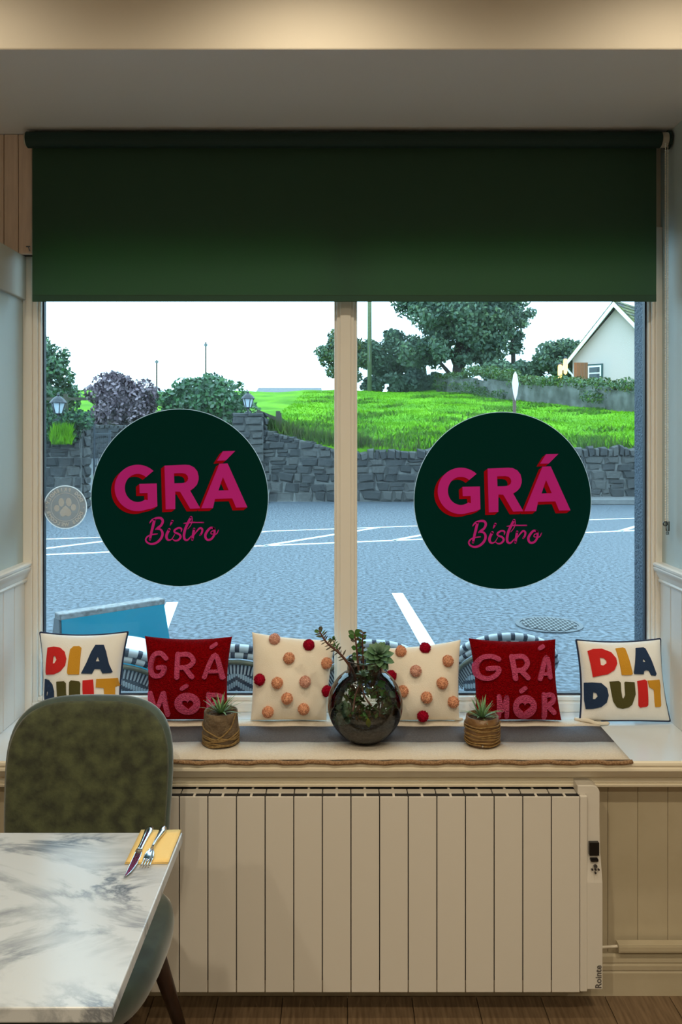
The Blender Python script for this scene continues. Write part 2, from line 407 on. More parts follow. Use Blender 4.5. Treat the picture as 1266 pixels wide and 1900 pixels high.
M['lantern_iron'] = mat('black_lantern_iron', (.012,.014,.020), .45)
M['gate_iron'] = mat('painted_gate_iron', (.02,.028,.04), .5)
M['fence_wood'] = mat('dark_fence_wood', (.05,.045,.03), .85)
M['barn'] = mat('grey_barn_roof', (.12,.13,.14), .6)
M['sign_white'] = mat('white_sign_face', (.75,.72,.74), .5)
M['rust'] = mat('rusty_post', (.11,.055,.04), .7)
def frosted(name, col, tr):
    m = bpy.data.materials.new(name); m.use_nodes = True; nt = m.node_tree; N = nt.nodes; L = nt.links; N.remove(N['Principled BSDF'])
    d = N.new('ShaderNodeBsdfDiffuse'); d.inputs[0].default_value = tuple(col)+(1,); t = N.new('ShaderNodeBsdfTranslucent'); t.inputs[0].default_value = (.9,.9,.9,1)
    mx = N.new('ShaderNodeMixShader'); mx.inputs[0].default_value = tr; L.new(d.outputs[0], mx.inputs[1]); L.new(t.outputs[0], mx.inputs[2]); L.new(mx.outputs[0], N['Material Output'].inputs[0]); return m
M['decal_green'] = mat('dark_green_vinyl', (.0002,.030,.026), .55, spec=.03)
M['decal_edge'] = frosted('white_vinyl_edge', (.30,.36,.35), .35)
M['decal_pink'] = mat('pink_vinyl', (.60,.024,.30), .55, spec=.05)
M['decal_red'] = mat('red_vinyl', (.38,.001,.008), .55, spec=.05)
M['decal_grey'] = frosted('grey_frosted_vinyl', (.30,.36,.43), .17)
M['decal_pale'] = frosted('pale_frosted_vinyl', (.92,.98,1.0), .48)
M['downlight_ring'] = mat('white_lamp_ring', (.7,.7,.68), .4)
M['downlight'] = emit('lamp_face', (1.0,.86,.66), 60)
M['pot'] = mat('brown_glazed_pot', (.13,.065,.025), .3, (.22,.12,.045), 30, bump=.2, bscale=60)
M['pot2'] = mat('weathered_bark_pot', (.17,.12,.07), .8, (.10,.065,.035), 30, bump=.7, bscale=60)
M['twine'] = mat('jute_twine', (.30,.20,.075), .8, (.19,.115,.04), 150, bump=.4, bscale=250)
M['twine2'] = mat('brown_twine', (.27,.165,.05), .55, (.17,.09,.025), 100, bump=.3, bscale=250)
M['soil'] = mat('dark_potting_soil', (.028,.020,.012), .95, (.11,.06,.025), 90, bump=.9, bscale=120)
M['gravel'] = mat('grey_terrarium_gravel', (.055,.050,.042), .9, (.11,.10,.085), 120, bump=.8, bscale=150)
M['airleaf'] = mat('pale_green_leaf', (.10,.24,.05), .5, (.22,.36,.19), 25)
M['airleaf2'] = mat('silver_green_leaf', (.20,.34,.22), .5, (.12,.26,.10), 25)
M['succ'] = mat('blue_green_succulent', (.16,.30,.17), .45, (.07,.17,.075), 30)
M['succ_in'] = mat('grey_green_succulent', (.24,.38,.28), .45, (.15,.28,.17), 30)
M['jade'] = mat('green_jade_leaf', (.05,.17,.03), .4, (.03,.09,.02), 30)
M['jade_red'] = mat('reddish_jade_leaf', (.075,.035,.025), .4, (.05,.07,.03), 40)
M['stem'] = mat('red_brown_stem', (.10,.038,.025), .6)
M['moss'] = mat('terrarium_moss', (.03,.07,.015), .9, (.08,.12,.03), 40)
M['whitepom'] = mat('white_yarn', (.75,.70,.60), .9)

EXT = .76                                                          # paint, stone and leaf tones of the outdoors, all by one factor
for k_ in ('asphalt','kerb','iron','mortar','garden_wall','grass','grass_blade','grass_dark','weed','path','leaf_dark','leaf_mid','leaf_yellow','leaf_purple','leaf_purple_d','leaf_hedge','ivy','bark','pole_wood','render_white','slate','barn','rust','turquoise','board_edge','navy_render','rattan_white','chevron','bamboo','lantern_glass',0,1,2):
    m_ = M['stone'][k_] if isinstance(k_, int) else M[k_]
    for nd in m_.node_tree.nodes:
        if nd.type == 'VALTORGB':
            for el in nd.color_ramp.elements: el.color = tuple(c*EXT for c in el.color[:3]) + (1,)
        elif nd.type == 'BSDF_PRINCIPLED': nd.inputs[0].default_value = tuple(c*EXT for c in nd.inputs[0].default_value[:3]) + (1,)
        elif nd.type == 'MIX_RGB':
            for q_ in (1, 2): nd.inputs[q_].default_value = tuple(c*EXT for c in nd.inputs[q_].default_value[:3]) + (1,)

# ================================================================== THE ROOM
XL, XR, YW, YF = -1.045, 1.055, 2.307, 2.585      # reveal sides, wall plane under the sill, window frame front
ZS, ZC, ZH = .727, 2.61, 2.32                     # sill, soffit, window head
# floor of long boards
fl = struct(MB().box(-2.6, 2.8, -10, 2.4, -.12, -.004).build('floor', M['grout']), 'oak laminate floor of long boards')
pl = MB().box(-.0925, .0925, -.6, .6, -.004, .006).mesh('plank', M['floorwood'])
for i in range(29):
    for j in range(3):
        inst('plank', pl, fl, (-2.56 + .187*i + .054, 1.795 - 1.204*j - (.33 if i % 2 else 0)*(j > 0), 0)) if j == 0 else inst('plank', pl, fl, (-2.56+.187*i+.054, 1.795-1.204*j, 0))
struct(MB().box(-2.6, 2.8, -10.1, -10, 0, 2.95).build('wall_back', M['plaster']))
struct(MB().box(-2.7, -2.6, -10, 2.66, 0, 2.95).build('wall_west', M['plaster']))
struct(MB().box(2.8, 2.9, -10, 2.66, 0, 2.95).build('wall_east', M['plaster']))
struct(MB().box(-2.7, 2.9, -10.1, 1.993, 2.95, 3.05).build('ceiling', M['plaster']), 'plain room ceiling')
bk = struct(MB().box(-2.7, 2.9, 1.993, 2.70, ZC, 3.05).build('wall_bulkhead', [M['plaster'], M['soffit']], bevel=.004), 'cream bulkhead above the window recess with pale grey underside')
bk.data.polygons[0].material_index = 1
# wall under the sill, clad in boards
wf = struct(MB().box(-2.6, 2.8, YW+.010, 2.66, 0, .70).build('wall_front', M['wainscot']), 'cream boarded wall under the window sill')
bd = MB().box(-.0437, .0437, YW, YW+.011, .12, .66).build('plank', M['wainscot'], wf, bevel=.0022)
for i in range(60):
    x = -2.55 + .088*i + .031
    if x > 2.75: break
    if i == 0: bd.location.x = x
    else:
        c = bd.copy(); COL.objects.link(c); c.location.x = x
struct(MB().extrude_x([(YW+.01,0),(2.292,0),(2.292,.072),(2.296,.076),(2.290,.082),(2.290,.094),(2.295,.098),(2.291,.104),(2.294,.118),(2.302,.124),(YW+.01,.124)], -2.6, 2.8)
       .build('baseboard_front', M['wainscot']), 'cream moulded baseboard under the boarded wall')
tr = struct(MB().box(.80, 1.9, 2.270, 2.294, .145, .168).box(.80, 1.9, 2.268, 2.27, .149, .164).build('trim_1', M['wainscot'], bevel=.002), 'cream square cable trunking along the wall above the baseboard')
# sill with moulded nose
sl = struct(MB().extrude_x([(2.60,.727),(2.200,.727),(2.195,.723),(2.194,.716),(2.199,.712),(2.199,.709),(2.195,.706),(2.195,.700),(2.200,.696),(2.205,.690),(2.216,.678),(2.232,.668),(2.246,.664),(2.246,.659),
        (2.238,.657),(2.237,.651),(2.243,.648),(2.243,.645),(2.238,.643),(2.24,.637),(2.25,.632),(YW+.012,.632),(YW+.012,.69),(2.60,.69)], -2.6, 2.8)
       .build('trim_2', [M['sill_moulding'], M['sill_top']]), 'wide white painted window sill with moulded front edge')
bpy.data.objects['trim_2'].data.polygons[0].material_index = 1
# reveal sides
wl = struct(MB().box(-2.6, XL, YW, 2.66, .70, 2.10).build('wall_left', M['sage']), 'sage painted left side of the window recess')
wr = struct(MB().box(XR, 2.8, YW, 2.66, .70, ZC).build('wall_right', M['sage']), 'sage painted right side of the window recess')
lb = MB().box(XL, XL+.009, -.0405, .0405, ZS, 1.17).build('plank', M['white_gloss'], wl, bevel=.003)
rb = MB().box(XR-.009, XR, -.0405, .0405, ZS, 1.17).build('plank', M['white_gloss'], wr, bevel=.003)
for b0, n in ((lb, 4), (rb, 4)):
    for i in range(n):
        c = b0 if i == 0 else b0.copy()
        if i: COL.objects.link(c)
        c.location.y = 2.543 - .083*i
rp = [(0,1.156),(.014,1.156),(.017,1.162),(.012,1.167),(.016,1.172),(.020,1.184),(.028,1.197),(.030,1.203),(.026,1.206),(.030,1.210),(.030,1.216),(.024,1.220),(0,1.220)]
struct(MB().extrude_y([(XL + a, z) for a, z in rp], 2.20, YF+.004).build('trim_3', M['white_gloss']), 'white moulded chair rail on the left recess side')
struct(MB().extrude_y([(XR - a, z) for a, z in rp], 2.20, YF+.004).build('trim_4', M['white_gloss']), 'white moulded chair rail on the right recess side')
struct(MB().box(-2.6, XL+.012, 2.10, 2.595, 2.08, 2.222).build('trim_5', mat('grey_green_beam_paint', (.46,.47,.42), .5), bevel=.003), 'grey green boxed beam on the left recess side')
up = struct(MB().box(-2.6, -.985, 2.562, 2.64, 2.222, ZC).build('wall_upper_left', M['grout']), 'pale boards above the left beam')
for i in range(12):
    x1 = -.998 - .0467*i
    MB().box(x1-.0452, x1, 2.548, 2.563, 2.222, ZC-.001).build('plank', M['pinkwood'], up, bevel=.003)
MB().tube([(-1.006,2.548,2.232),(-1.006,2.535,2.243)], .0018, 6).tube([(-1.013,2.536,2.243),(-1.0,2.536,2.243)], .002, 6).build('nail', M['grey_metal'], up)
# head wall and outer shell
struct(MB().box(-2.6, 2.8, 2.60, 2.66, ZH, ZC).build('wall_head', M['plaster']))
ext = struct(MB().box(-6, XL-.005, 2.66, 2.745, 0, 3.3).box(1.022, 6, 2.66, 2.745, 0, 3.3).box(XL-.005, 1.022, 2.66, 2.745, 2.95, 3.3).box(XL-.005, 1.022, 2.66, 2.78, 0, .735)
             .build('wall_exterior', M['navy_render']), 'navy textured outer wall beside the window')

# ------------------------------------------------------------------ window
w1 = struct(empty('window_1', (0, YF, ZS)), 'large two pane shop window with cream frame'); 
def wpart(name, mb, m, bevel=0.): 
    o = mb.build(name, m, w1, bevel=bevel); o.location = (0, -YF, -ZS); return o
xl0, xl1, xm0, xm1, xr0, xr1 = -1.045, -.992, -.0225, .0535, 1.0165, 1.055
zb, zt = .773, 2.30
wpart('frame_left', MB().box(xl0, xl0+.030, YF, 2.66, ZS, ZH).box(xl0+.03, xl1-.008, YF+.008, 2.66, zb-.03, ZH).box(xl1-.008, xl1, YF+.02, 2.655, zb, ZH), M['upvc'], .003)
wpart('frame_right', MB().box(xr1-.022, xr1, YF, 2.66, ZS, ZH).box(xr0+.007, xr1-.022, YF+.008, 2.66, zb-.03, ZH).box(xr0, xr0+.007, YF+.02, 2.655, zb, ZH), M['upvc'], .003)
wpart('frame_bottom', MB().box(xl0+.03, xr1-.022, YF+.001, 2.66, ZS, zb-.014).box(xl0+.035, xr1-.03, YF+.016, 2.655, zb-.014, zb), M['upvc'], .003)
wpart('frame_top', MB().box(xl0+.031, xr1-.023, YF+.003, 2.659, zt, ZH+.004), M['upvc'], .003)
wpart('mullion', MB().box(xm0, xm1, YF+.014, 2.655, zb, zt).box(xm0+.008, xm1-.010, YF+.004, YF+.03, zb-.02, zt).box(xm0+.019, xm1-.021, YF-.003, YF+.03, zb-.02, zt), M['upvc'], .003)
wpart('seal', MB().box(xl1, xl1+.004, 2.622, 2.642, zb, zt).box(xr0-.006, xr0, 2.622, 2.642, zb, zt).box(xl1, xm0, 2.622, 2.642, zb, zb+.006).box(xm1, xr0, 2.622, 2.642, zb, zb+.006), M['seal'])
wpart('pane', MB().box(xl1-.004, xm0+.004, 2.630, 2.634, zb-.004, zt), M['glass'])
wpart('pane', MB().box(xm1-.004, xr0+.004, 2.630, 2.634, zb-.004, zt), M['glass'])

# ------------------------------------------------------------------ recessed ceiling lamps (they light the room and mirror in the panes)
LAMP_L = ['recessed ceiling lamp before the bulkhead, above the middle of the window', 'recessed ceiling lamp before the bulkhead, above the right end of the window', 'recessed ceiling lamp above the marble table',
          'recessed ceiling lamp in the second row, left', 'recessed ceiling lamp in the second row, right', 'recessed ceiling lamp in the third row, left', 'recessed ceiling lamp in the third row, middle', 'recessed ceiling lamp in the third row, right',
          'recessed ceiling lamp in the fourth row, left', 'recessed ceiling lamp in the fourth row, right', 'recessed ceiling lamp by the back wall, left', 'recessed ceiling lamp by the back wall, right']
for i, (x, y, e, cone) in enumerate(LAMPS):
    t = tag(empty('recessed_downlight', (x, y, 2.95)), LAMP_L[i], 'lamp', 'recessed ceiling lamps')
    MB().lathe([(.055,-.001),(.055,-.012),(.042,-.014),(.040,-.001)], (0,0,0), 24).build('ring', M['downlight_ring'], t, smooth=True)
    MB().lathe([(.0005,-.005),(.040,-.005)], (0,0,0), 24).build('lamp_face', M['downlight'], t, fix=False)
    ld = bpy.data.lights.new('downlight_beam', 'SPOT'); ld.energy = e*6.0; ld.color = WARM; ld.spot_size = math.radians(cone); ld.spot_blend = .85; ld.shadow_soft_size = .045
    lo = bpy.data.objects.new('downlight_beam', ld); COL.objects.link(lo); lo.parent = t; lo.location = (0, 0, -.03)

# ================================================================== OUTSIDE
road = struct(MB().box(-60, 60, 2.78, 19.75, -.2, 0).build('road', M['asphalt']), 'blue grey wet asphalt road outside the window')
def stripe(p, q, w):
    a = Vector((p[0], p[1], .003)); b = Vector((q[0], q[1], .003))
    MB().bar(a, b, w, .004).build('road_marking', M['road_paint'], road)
stripe((.585,8.2), (.70,5.7), .115); stripe((-1.66,7.75), (-1.45,6.1), .115)
d = Vector((9.34,2.85)); 
def online(t, off=0): return (-4.14 + d.x*t - off*d.y/9.77, 10.85 + d.y*t + off*d.x/9.77)
stripe(online(-1.2), online(2.2), .10); stripe(online(-1.2, 1.75), online(2.2, 1.75), .07)
for t0 in (-.31, -.09, .11, .32, .53, .745, .957, 1.17): stripe(online(t0), online(t0 + .247, 1.72), .10)
mh = tag(empty('manhole_cover', (1.80, 6.82, 0)), 'round cast iron manhole cover set into the road', 'manhole cover')
MB().lathe([(.0005,.004),(.25,.004),(.25,.010),(.285,.010),(.285,.0),(.0005,0)], (0,0,0), 40).build('ring', M['iron'], mh)
lug = MB().box(-.010,.010,-.03,.03,.004,.016).mesh('lug', M['kerb'])
for i in range(-8, 9):
    for j in range(-3, 4):
        x, y = i*.030, j*.075 + (.037 if i % 2 else 0)
        if x*x + y*y < .235**2: inst('lug', lug, mh, (x, y, 0))
struct(MB().box(3.05, 60, 18.85, 19.75, 0, .13).build('pavement', M['kerb'], bevel=.02), 'grey kerb and narrow footpath below the stone wall')

# field
def fz(x, y):
    s = 1.20 + (y-19.5)*.097
    s += .50*math.exp(-((x+1.7)/1.3)**2 - ((y-21)/1.5)**2)
    s += .10*math.sin(x*.7+y*.35)*math.sin(y*.45) + .05*math.sin(x*1.9+1)*math.sin(y*1.3)
    if y > 60: s -= (y-60)*.10 + .097*(y-60)
    return s
def fy0(x): return 19.92 + .30*max(0, -.12-x) if x > -2.4 else 20.65      # the meadow starts behind the walls
f = MB().grid(lambda u, v: (lambda x, w: (x, fy0(x)+w, fz(x, fy0(x)+w)))(-3.0+63*u*u**.4, 62*v**1.4), 90, 90)
f.grid(lambda u, v: (lambda x: (x, fy0(x), fz(x, fy0(x))*(1-v)))(-3.0+63*u*u**.4), 90, 1)
struct(f.build('field', M['grass'], smooth=True), 'bright green sloping meadow behind the roadside stone wall')
g2 = MB().grid(lambda u, v: (lambda x, y: (x, y, fz(x, y)))(-60+57*u, 23.7+60*v**1.4), 60, 50)
struct(g2.build('lawn', M['grass'], smooth=True), 'grassy garden ground behind the left bushes')
rg = np.random.default_rng(3); n = 60000
ys = 19.95 + 38*rg.random(n)**1.8; xs = (-2.6 + rg.random(n)*(.42*ys+4.5))
P = np.array([(x, y, fz(x, y)-.02) for x, y in zip(xs, ys) if y > fy0(x)+.03])
tag(blades('grass', P, .085, .06, M['grass_blade'], None, 4, .5), 'bright green meadow grass behind the stone wall', 'grass', None, 'stuff')
# rank clumps
n = 9000; cl = rg.random((90, 2)); ci = rg.integers(0, 90, n)
ys = 21 + 34*cl[ci,1]**1.3 + .35*rg.normal(size=n); xs = (-1.5 + cl[ci,0]*(.40*ys)) + .45*rg.normal(size=n)
P = np.array([(x, y, fz(x, y)-.02) for x, y in zip(xs, ys)])
tag(blades('grass', P, .13, .08, M['grass_dark'], None, 5, .6), 'darker rank grass tufts dotted over the meadow', 'grass', None, 'stuff')
# weeds along the wall top
n = 2600; xs = np.where(rg.random(n) < .6, -2.2 + 2.9*rg.random(n), 10*rg.random(n)-.5); ys = np.array([fy0(x) for x in xs]) + .5*rg.random(n)
P = np.array([(x, y, max(fz(x, y), 1.2)-.05) for x, y in zip(xs, ys) if y > fy0(x)+.05])
tag(blades('weeds', P, .36, .05, [M['weed'], M['grass_dark']], None, 6), 'straggling weeds growing along the top of the stone wall', 'weeds', None, 'stuff')

# stone walls
def stone_mesh(i):
    r = random.Random(40+i); q = lambda a: a + r.uniform(-.13, .10)*(1 if a > 0 else -1)
    ring = lambda s, y: [(q(-.5*s), y, q(-.5*s)), (q(.5*s), y, q(-.5*s)), (q(.5*s), y, q(.5*s)), (q(-.5*s), y, q(.5*s))]
    vs = ring(.98,.5) + ring(1.0,-.15) + ring(.74,-.5)
    fs = []
    for b in (0, 4): fs += [(b+k, b+(k+1)%4, b+4+(k+1)%4, b+4+k) for k in range(4)]
    return MB().add(vs, fs + [(8,9,10,11)]).mesh('stone', M['stone'][i % 3])
STONES = [stone_mesh(i) for i in range(9)]
def stone_wall(name, label, p0, p1, zb0, zb1, zt0, zt1, course, length, coping, seed, thick=.4, face=None, limit=285):
    """p0, p1: (x, y) of the visible face; stones bedded one by one in a mortar core, upright coping stones on top"""
    r = random.Random(seed); a = Vector((p0[0], p0[1], 0)); b = Vector((p1[0], p1[1], 0)); L = (b-a).length; u = (b-a).normalized(); nrm = Vector((u.y, -u.x, 0))
    if nrm.y > 0: nrm = -nrm
    back = -nrm*thick; vs = []
    for q, z0, z1 in ((a, zb0, zt0), (b, zb1, zt1)):
        for o in (nrm*-.02, back):
            vs += [(q.x+o.x, q.y+o.y, z0-.1), (q.x+o.x, q.y+o.y, z1-coping*(.9 if o.y < 0 else .30))]
    w = MB().add(vs, [(0,1,5,4),(2,6,7,3),(1,3,7,5),(0,4,6,2),(0,2,3,1),(4,5,7,6)]).build(name, M['mortar'])
    tag(w, label, 'wall')
    ang = math.atan2(u.y, u.x); cnt = 0
    def put(s, z, ln, h, dp):
        p = a + u*s + nrm*(-.03)
        inst('stone', STONES[r.randrange(9)], w, (p.x, p.y, z), (0, r.uniform(-.09,.09), ang), (ln, dp, h))
    z = 0.0; row = 0
    top = lambda s: zt0 + (zt1-zt0)*s/L - coping
    bot = lambda s: zb0 + (zb1-zb0)*s/L
    hmax = max(zt0-zb0, zt1-zb1) - coping; k = max(2, round(hmax/course)); 
    hs = [r.uniform(.75,1.25) for _ in range(k)]; t = sum(hs); hs = [h*hmax/t for h in hs]; hs.sort(reverse=True); zacc = 0
    for h in hs:
        s = -r.uniform(0, .5)*length
        while s < L:
            ln = length*r.uniform(.55, 1.5); m = min(max(s+ln/2, 0), L); z0 = bot(m)+zacc
            if z0 + h*.55 < top(m) and s+ln > .05:
                s1 = max(s, 0); e = min(s+ln, L)
                if e-s1 > .06 and cnt < limit:
                    if r.random() < .14 and h > .12:
                        put((s1+e)/2, z0+h*.27, (e-s1)*.93, h*.46, .12); put((s1+e)/2, z0+h*.74, (e-s1)*.93, h*.46, .14); cnt += 2
                    else: put((s1+e)/2, z0+h/2+r.uniform(-.12,.12)*h, (e-s1)*r.uniform(.88,.98), h*r.uniform(.85,1.12), r.uniform(.08,.20)); cnt += 1
            s += ln
        zacc += h
    if coping > .01:
        s = 0; mb = None; lim2 = 298-cnt; k = 0
        while s < L and k < lim2:
            ln = r.uniform(.11,.22); m = min(s+ln/2, L)
            if ln > .05:
                p = a + u*m - nrm*.10
                hh = coping*r.uniform(.75,1.15)
                inst('stone', STONES[r.randrange(9)], w, (p.x, p.y, top(m)+hh/2-.01), (r.uniform(-.08,.08), r.uniform(-.14,.14), ang), (ln*.95, .32, hh)); k += 1
            s += ln
    return w
stone_wall('stone_wall', 'long grey stone wall with upright coping stones along the road, right of the mullion', (-.12,19.72), (8.6,19.72), 0, .1, 1.30, 1.42, .205, .36, .27, 1)
stone_wall('stone_wall', 'grey stone wall sloping down from the lamp pillar beside the left round sign', (-2.2,20.3), (-.12,19.74), 0, 0, 1.88, 1.32, .20, .34, .10, 2)
stone_wall('stone_wall', 'ivy topped grey stone wall at the far left of the window', (-9.0,17.3), (-5.80,17.6), 0, 0, 1.92, 1.92, .21, .30, .0, 3)
stone_wall('stone_wall', 'grey stone garden wall behind the iron gate below the mauve bush', (-11,23.6), (-2.9,23.6), .7, .7, 2.02, 1.98, .18, .40, .12, 4)
# pillar with lantern (right) 
def pillar(label, x, y, w, z1, seed):
    r = random.Random(seed)
    p = tag(MB().box(x-w/2+.03, x+w/2-.03, y-w/2+.03, y+w/2-.03, 0, z1-.02).build('gate_pillar', M['mortar']), label, 'pillar')
    z = 0
    while z < z1-.05:
        h = r.uniform(.14,.24); h = min(h, z1-z); c = r.uniform(-.15,.15)*w
        for s0, s1 in ((-w/2, c), (c, w/2)):
            inst('stone', STONES[r.randrange(9)], p, (x+(s0+s1)/2, y-w/2+.02, z+h/2), (0,0,0), ((s1-s0)*.94, .14, h*.92))
        inst('stone', STONES[r.randrange(9)], p, (x+w/2-.02, y, z+h/2), (0,0,math.pi/2), (w*.9, .14, h*.92))
        inst('stone', STONES[r.randrange(9)], p, (x-w/2+.02, y, z+h/2), (0,0,-math.pi/2), (w*.9, .14, h*.92))
        z += h
    return p
pillar('square stone gate pillar carrying the lantern right of the left round sign', -2.36, 20.55, .80, 2.24, 5)
pillar('stone gate pillar at the end of the ivy topped wall', -5.98, 17.9, .42, 1.95, 6)
def lantern(label, x, y, z, s=1.0):
    t = tag(empty('pillar_lantern', (x, y, z)), label, 'lantern', None)
    k = s
    MB().lathe([(.10*k,0),(.10*k,.03*k),(.035*k,.05*k),(.03*k,.12*k),(.07*k,.15*k),(.07*k,.17*k),(.0005,.17*k)], (0,0,0), 12).build('base', M['lantern_iron'], t)
    MB().lathe([(.085*k,.17*k),(.155*k,.40*k)], (0,0,0), 6).build('lamp_glass', M['lantern_glass'], t)
    cg = MB()
    for i in range(6):
        a = math.pi/3*i; cg.bar((.09*k*math.cos(a), .09*k*math.sin(a), .165*k), (.162*k*math.cos(a), .162*k*math.sin(a), .41*k), .018*k, .018*k)
    cg.build('cage', M['lantern_iron'], t)
    MB().lathe([(.20*k,.40*k),(.20*k,.415*k),(.13*k,.50*k),(.06*k,.55*k),(.03*k,.57*k),(.035*k,.59*k),(.0005,.64*k)], (0,0,0), 12).build('cap', M['lantern_iron'], t)
lantern('black lantern on the square stone pillar beside the green hedge', -2.42, 20.5, 2.24, .92)
lantern('black lantern standing among the ivy at the far left', -6.17, 17.2, 1.98, .95)
# iron gate, swung open
gt = tag(empty('iron_gate', (-5.70, 18.2, 0)), 'narrow dark iron gate swung open beside the ivy topped wall', 'gate')
MB().tube([(0,0,0),(0,0,1.92)], .025, 8).build('hinge_post', M['gate_iron'], gt)
MB().tube([(.10,.9,.08),(.10,.9,1.80)], .03, 8).build('latch_post', M['gate_iron'], gt)
for zz in (.12, .95, 1.70): MB().bar((0,0,zz), (.10,.9,zz), .03, .04).build('rail', M['gate_iron'], gt)
for i in range(1, 8): MB().tube([(.10*i/8,.9*i/8,.10), (.10*i/8,.9*i/8,1.78)], .009, 6).build('bar', M['gate_iron'], gt)
dv = MB().grid(lambda u, v: (-8.6+6.8*u, 18.6+5.2*v, .004+1.02*v**1.1), 6, 8)
struct(dv.build('path', M['path'], smooth=True), 'sloping driveway behind the iron gate')
# ivy and ferny grass on left wall
cl = [(-6.3+.16*i, 17.35, 1.98+.05*math.sin(i*2.3), .24, .25, .22) for i in range(-9, 5)] + [(-5.9,17.5,1.75,.14,.2,.25), (-6.45,17.2,1.72,.2,.12,.2)]
tag(leaf_cloud('ivy', cl, 5200, .085, [M['ivy'], M['ivy'], M['leaf_hedge']], None, 11), 'dark ivy hanging over the top of the far left stone wall', 'ivy', None, 'stuff')
n = 700; P = np.stack([-6.25+.42*rg.random(n), 16.98+.14*rg.random(n), 1.45+.28*rg.random(n)], 1)
tag(blades('grass', P, .20, .03, M['grass_blade'], None, 12, .25), 'bright fern like grass tuft sprouting from the far left wall', 'grass', None, 'stuff')

# trees and bushes
def trunk_mb(path, r0, r1, seg=8):
    n = len(path); return MB().tube(path, [r0+(r1-r0)*i/(n-1) for i in range(n)], seg)
def tree(name, label, base, clusters, n, size, mats, trunk, cat='tree', seed=1, shell=.45, group=None):
    t = tag(empty(name, base), label, cat, group); B = Vector(base)
    o = leaf_cloud('crown', clusters, n, size, mats, t, seed, shell); o.location = -B; o['kind'] = 'stuff'
    for path, r0, r1 in trunk:
        k = trunk_mb(path, r0, r1).build('trunk' if path is trunk[0][0] else 'branch', M['bark'], t, smooth=True); k.location = -B
    return t
R0 = random.Random(21)
def blob(cx, cy, cz, rx, ry, rz, k, s):
    out = []
    for _ in range(k):
        while True:
            a, b, c = R0.uniform(-1,1), R0.uniform(-1,1), R0.uniform(-1,1)
            if a*a+b*b+c*c < 1: break
        q = s*R0.uniform(.7,1.25); out.append((cx+a*rx, cy+b*ry, cz+c*rz, q, q, q*.8))
    return out
bz = fz(8.6, 57)
tree('broadleaf_tree', 'large dark broadleaf tree rising in the middle of the right pane', (8.6,57,bz),
     blob(8.7,57,11.2,4.5,3,3.6,80,1.05) + blob(8.5,57,7.6,4.6,2.5,.9,26,.8), 40000, .33, [M['leaf_dark'], M['leaf_dark'], M['leaf_mid']],
     [([(8.6,57,bz-.3),(8.5,57,bz+1.5),(8.7,57,9)], .55, .35), ([(8.6,57,bz+1.2),(7.2,57,9.4)], .25, .1), ([(8.6,57,bz+1.6),(10.4,57,10.2)], .28, .1), ([(8.4,57,bz+.6),(6.4,56.6,7.8)], .2, .07)], seed=31, shell=.05)
tree('broadleaf_tree', 'loose outer tree whose twigs reach right of the large dark tree', (13.2,60,5),
     blob(12.9,60,10.6,1.5,1,2.6,22,.6), 4200, .30, [M['leaf_mid'], M['leaf_dark']], [([(13.2,60,4.6),(13.1,60,8),(12.9,60,11.5)], .25, .08)], seed=32, shell=.2)
tree('broadleaf_tree', 'mid green tree standing just behind the mossy pole', (3.9,62,5),
     blob(4.2,62,8.0,2.6,1.6,1.7,44,.75), 13000, .30, [M['leaf_mid'], M['leaf_dark']], [([(4.0,62,4.7),(4.1,62,8)], .3, .15), ([(5.4,61,4.7),(5.5,61,7.5)], .2, .1)], seed=33)
tree('broadleaf_tree', 'yellowing tree seen past the left edge of the mullion', (.3,59,5),
     blob(.3,59,7.6,1.9,1.4,1.8,40,.6), 9000, .28, [M['leaf_mid'], M['leaf_yellow'], M['leaf_dark']], [([(.3,59,4.7),(.3,59,8)], .22, .1)], seed=34)
tree('broadleaf_tree', 'round dark tree left of the white house', (15.6,54,4.6),
     blob(15.7,54,6.9,2.1,1.5,1.3,34,.7), 10000, .28, [M['leaf_dark'], M['leaf_mid']], [([(15.6,54,4.2),(15.6,54,6.6)], .25, .12)], seed=35)
tree('low_bush', 'low dark bush under the large tree at the far wall', (11.7,55,4.5),
     blob(12.0,55,5.9,1.9,1,.7,16,.75), 6000, .32, [M['leaf_dark'], M['leaf_mid']], [([(12,55,4.2),(12,55,5.5)], .12, .05)], 'bush', 36)
tree('low_bush', 'dark undergrowth bush at the foot of the pole trees', (5.6,60,5),
     blob(5.0,60,5.7,4.2,.9,.6,22,.7), 7000, .32, [M['leaf_dark']], [([(5.6,60,4.8),(5.6,60,5.6)], .12, .05)], 'bush', 37)
tree('leafy_tree', 'slender leafy tree behind the lantern at the far left', (-10.0,27,1.9),
     blob(-10.1,27,3.1,.85,.7,1.5,34,.40) + [(-9.45,27,4.35,.18,.16,.35),(-10.15,27,4.75,.18,.16,.4),(-9.7,27,4.1,.3,.2,.4)], 5500, .17, [M['leaf_mid'], M['leaf_hedge'], M['leaf_dark']],
     [([(-10,27,1.7),(-10,27,3.4)], .08, .03)], seed=38, shell=.3)
tree('mauve_bush', 'rounded mauve leaved bush left of the round sign', (-7.1,25.3,1.7),
     blob(-7.1,25.3,2.6,1.0,.7,.86,46,.42), 10500, .15, [M['leaf_purple'], M['leaf_purple'], M['leaf_purple_d']], [([(-7.1,25.3,1.5),(-7.1,25.3,2.6)], .07, .03)], 'bush', 39, .6)
tree('green_bush', 'dense dark green rounded bush behind the left round sign', (-4.2,25.0,1.6),
     blob(-4.2,25.0,2.55,1.32,.7,.92,56,.44), 11000, .16, [M['leaf_hedge'], M['leaf_hedge'], M['leaf_dark']], [([(-4.2,25.0,1.4),(-4.2,25.0,2.6)], .07, .03)], 'bush', 40, .6)
